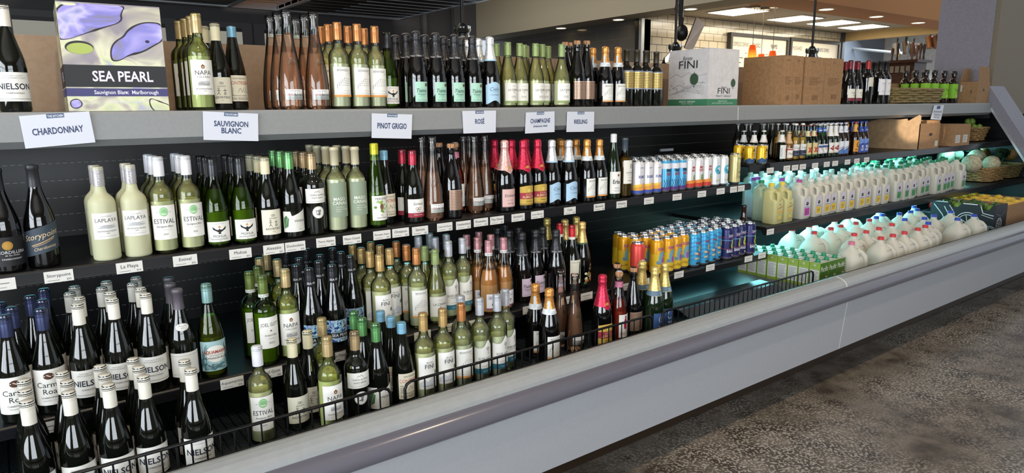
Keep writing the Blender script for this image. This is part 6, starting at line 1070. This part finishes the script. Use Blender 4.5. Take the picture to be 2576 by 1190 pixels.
def price(px, py, Y, s, sub='', price_='', w=.072, h=.034, lab=None):
    p = onY(px, py, Y-.009); t = thing('price_tag', lab, 'price tag', (p.x, Y-.0082, p.z-h/2), 0, 'price tags'); mb = MB(); mb.box(-w/2, w/2, -.001, 0, 0, h, tagp)
    it = [T(s, h*.48, min(.0105, .9*w/(.68*max(4, len(s)))), '#3a3c42')] if s else []
    it += [('r', -w*.4, h*.16, w*.02, h*.21, '#8f8d88'), T(price_, h*.12, .0055, '#4a4c52', u=w*.34)] if price_ else [('r', -w*.3, h*.2, w*.2, h*.25, '#8f8d88'), ('r', -w*.36, h*.55, w*.3, h*.62, '#77757a')]
    art(mb, it, flatY(0, -.001, 0), 1); mb.build('card', t)
def tags(shelf, Y, data, w=.072):
    for k, (px, py, s, pr) in enumerate(data):
        price(px, py, Y, s, '', pr, w, w*.47, 'white price tag %s, %s from left' % (shelf, ORD[k]))
tags('on the upper shelf edge below the bottles', 2.35, [(0, 717, '', ''), (148, 695, 'Storypoint', '$35'), (326, 672.6, 'La Playa', '$16'), (466, 655, 'Estival', '$36'), (605, 638, 'Mohua', '$33'), (689, 627, 'Alexakis', '$35'), (743, 620, 'Douloufakis', '$38'), (820, 609, 'Terra Alpina', '$26'), (886, 602, 'Maso Canali', '$45'), (961, 591, 'Pieropan Soave', '$36'), (1008, 585, 'Ontanon', '$31'), (1057, 580, 'Serena', '$33'), (1119, 571, 'Cotes de Roses', '$29'), (1166, 566, 'Unshackled', '$45'), (1210, 559, 'Rosavino', '$32'), (1250.4, 554, 'The Diver', '$36'), (1303.5, 547, 'Estelado', '$36'), (1352, 540, 'Lucien Albrecht', '$42'), (1433.6, 530, 'Cielo', '$27'), (1507.6, 521, 'Benvolio', '$28'), (1564, 514, 'Erbaluna', '$44')])
tags('on the upper shelf edge below the tall cans', 2.35, [(1632.6, 505, '', ''), (1703.5, 495.5, '', ''), (1765.7, 488, '', ''), (1813, 481, '', ''), (1846.6, 476.6, '', ''), (1863.6, 474, '', '')])
tags('on the lower shelf edge', 2.21, [(120, 1076, '', ''), (584, 963, 'Aquamarine', '$28'), (683, 938, 'Joel Gott', '$28'), (853, 897, 'Sea Pearl', '$29'), (1063, 844, '', ''), (1128, 825, '', ''), (1196, 814, '', ''), (1332, 778.5, 'Tiamo', '$28'), (1429, 755, '', ''), (1476, 745, '', ''), (1577, 721, '', ''), (1621, 710, '', ''), (1708, 691, '', ''), (1787, 673, '', ''), (1883, 651, '', ''), (1917, 642.5, '', '')])
tags('on the beer shelf edge', 2.36, [(1937.5, 429, '', ''), (1979.4, 423.5, '', ''), (2000, 421.7, '', ''), (2019.6, 419.5, '', ''), (2050.5, 416.5, '', ''), (2079.8, 413.4, '', ''), (2101, 411, '', ''), (2132, 407.6, '', ''), (2155.5, 405, '', ''), (2180, 402, '', '')])
tags('on the dairy shelf edge below the lemonade', 2.257, [(1938, 583, '', '')])
# thin white card holders on the black back panel
for k, (px, py) in enumerate(((1229, 406), (1678, 377))):
    p = onY(px, py, 2.94); mb = MB(); mb.box(p.x-.06, p.x+.06, 2.938, 2.949, p.z-.008, p.z+.008, mat('holder_white', '#b9bcc4', .4)); tag(mb.build('card_holder', None, (0, 0, EYE)), ('long white card holder on the back panel behind the rose bottles', 'white card holder on the back panel above the tall cans')[k], 'card holder')
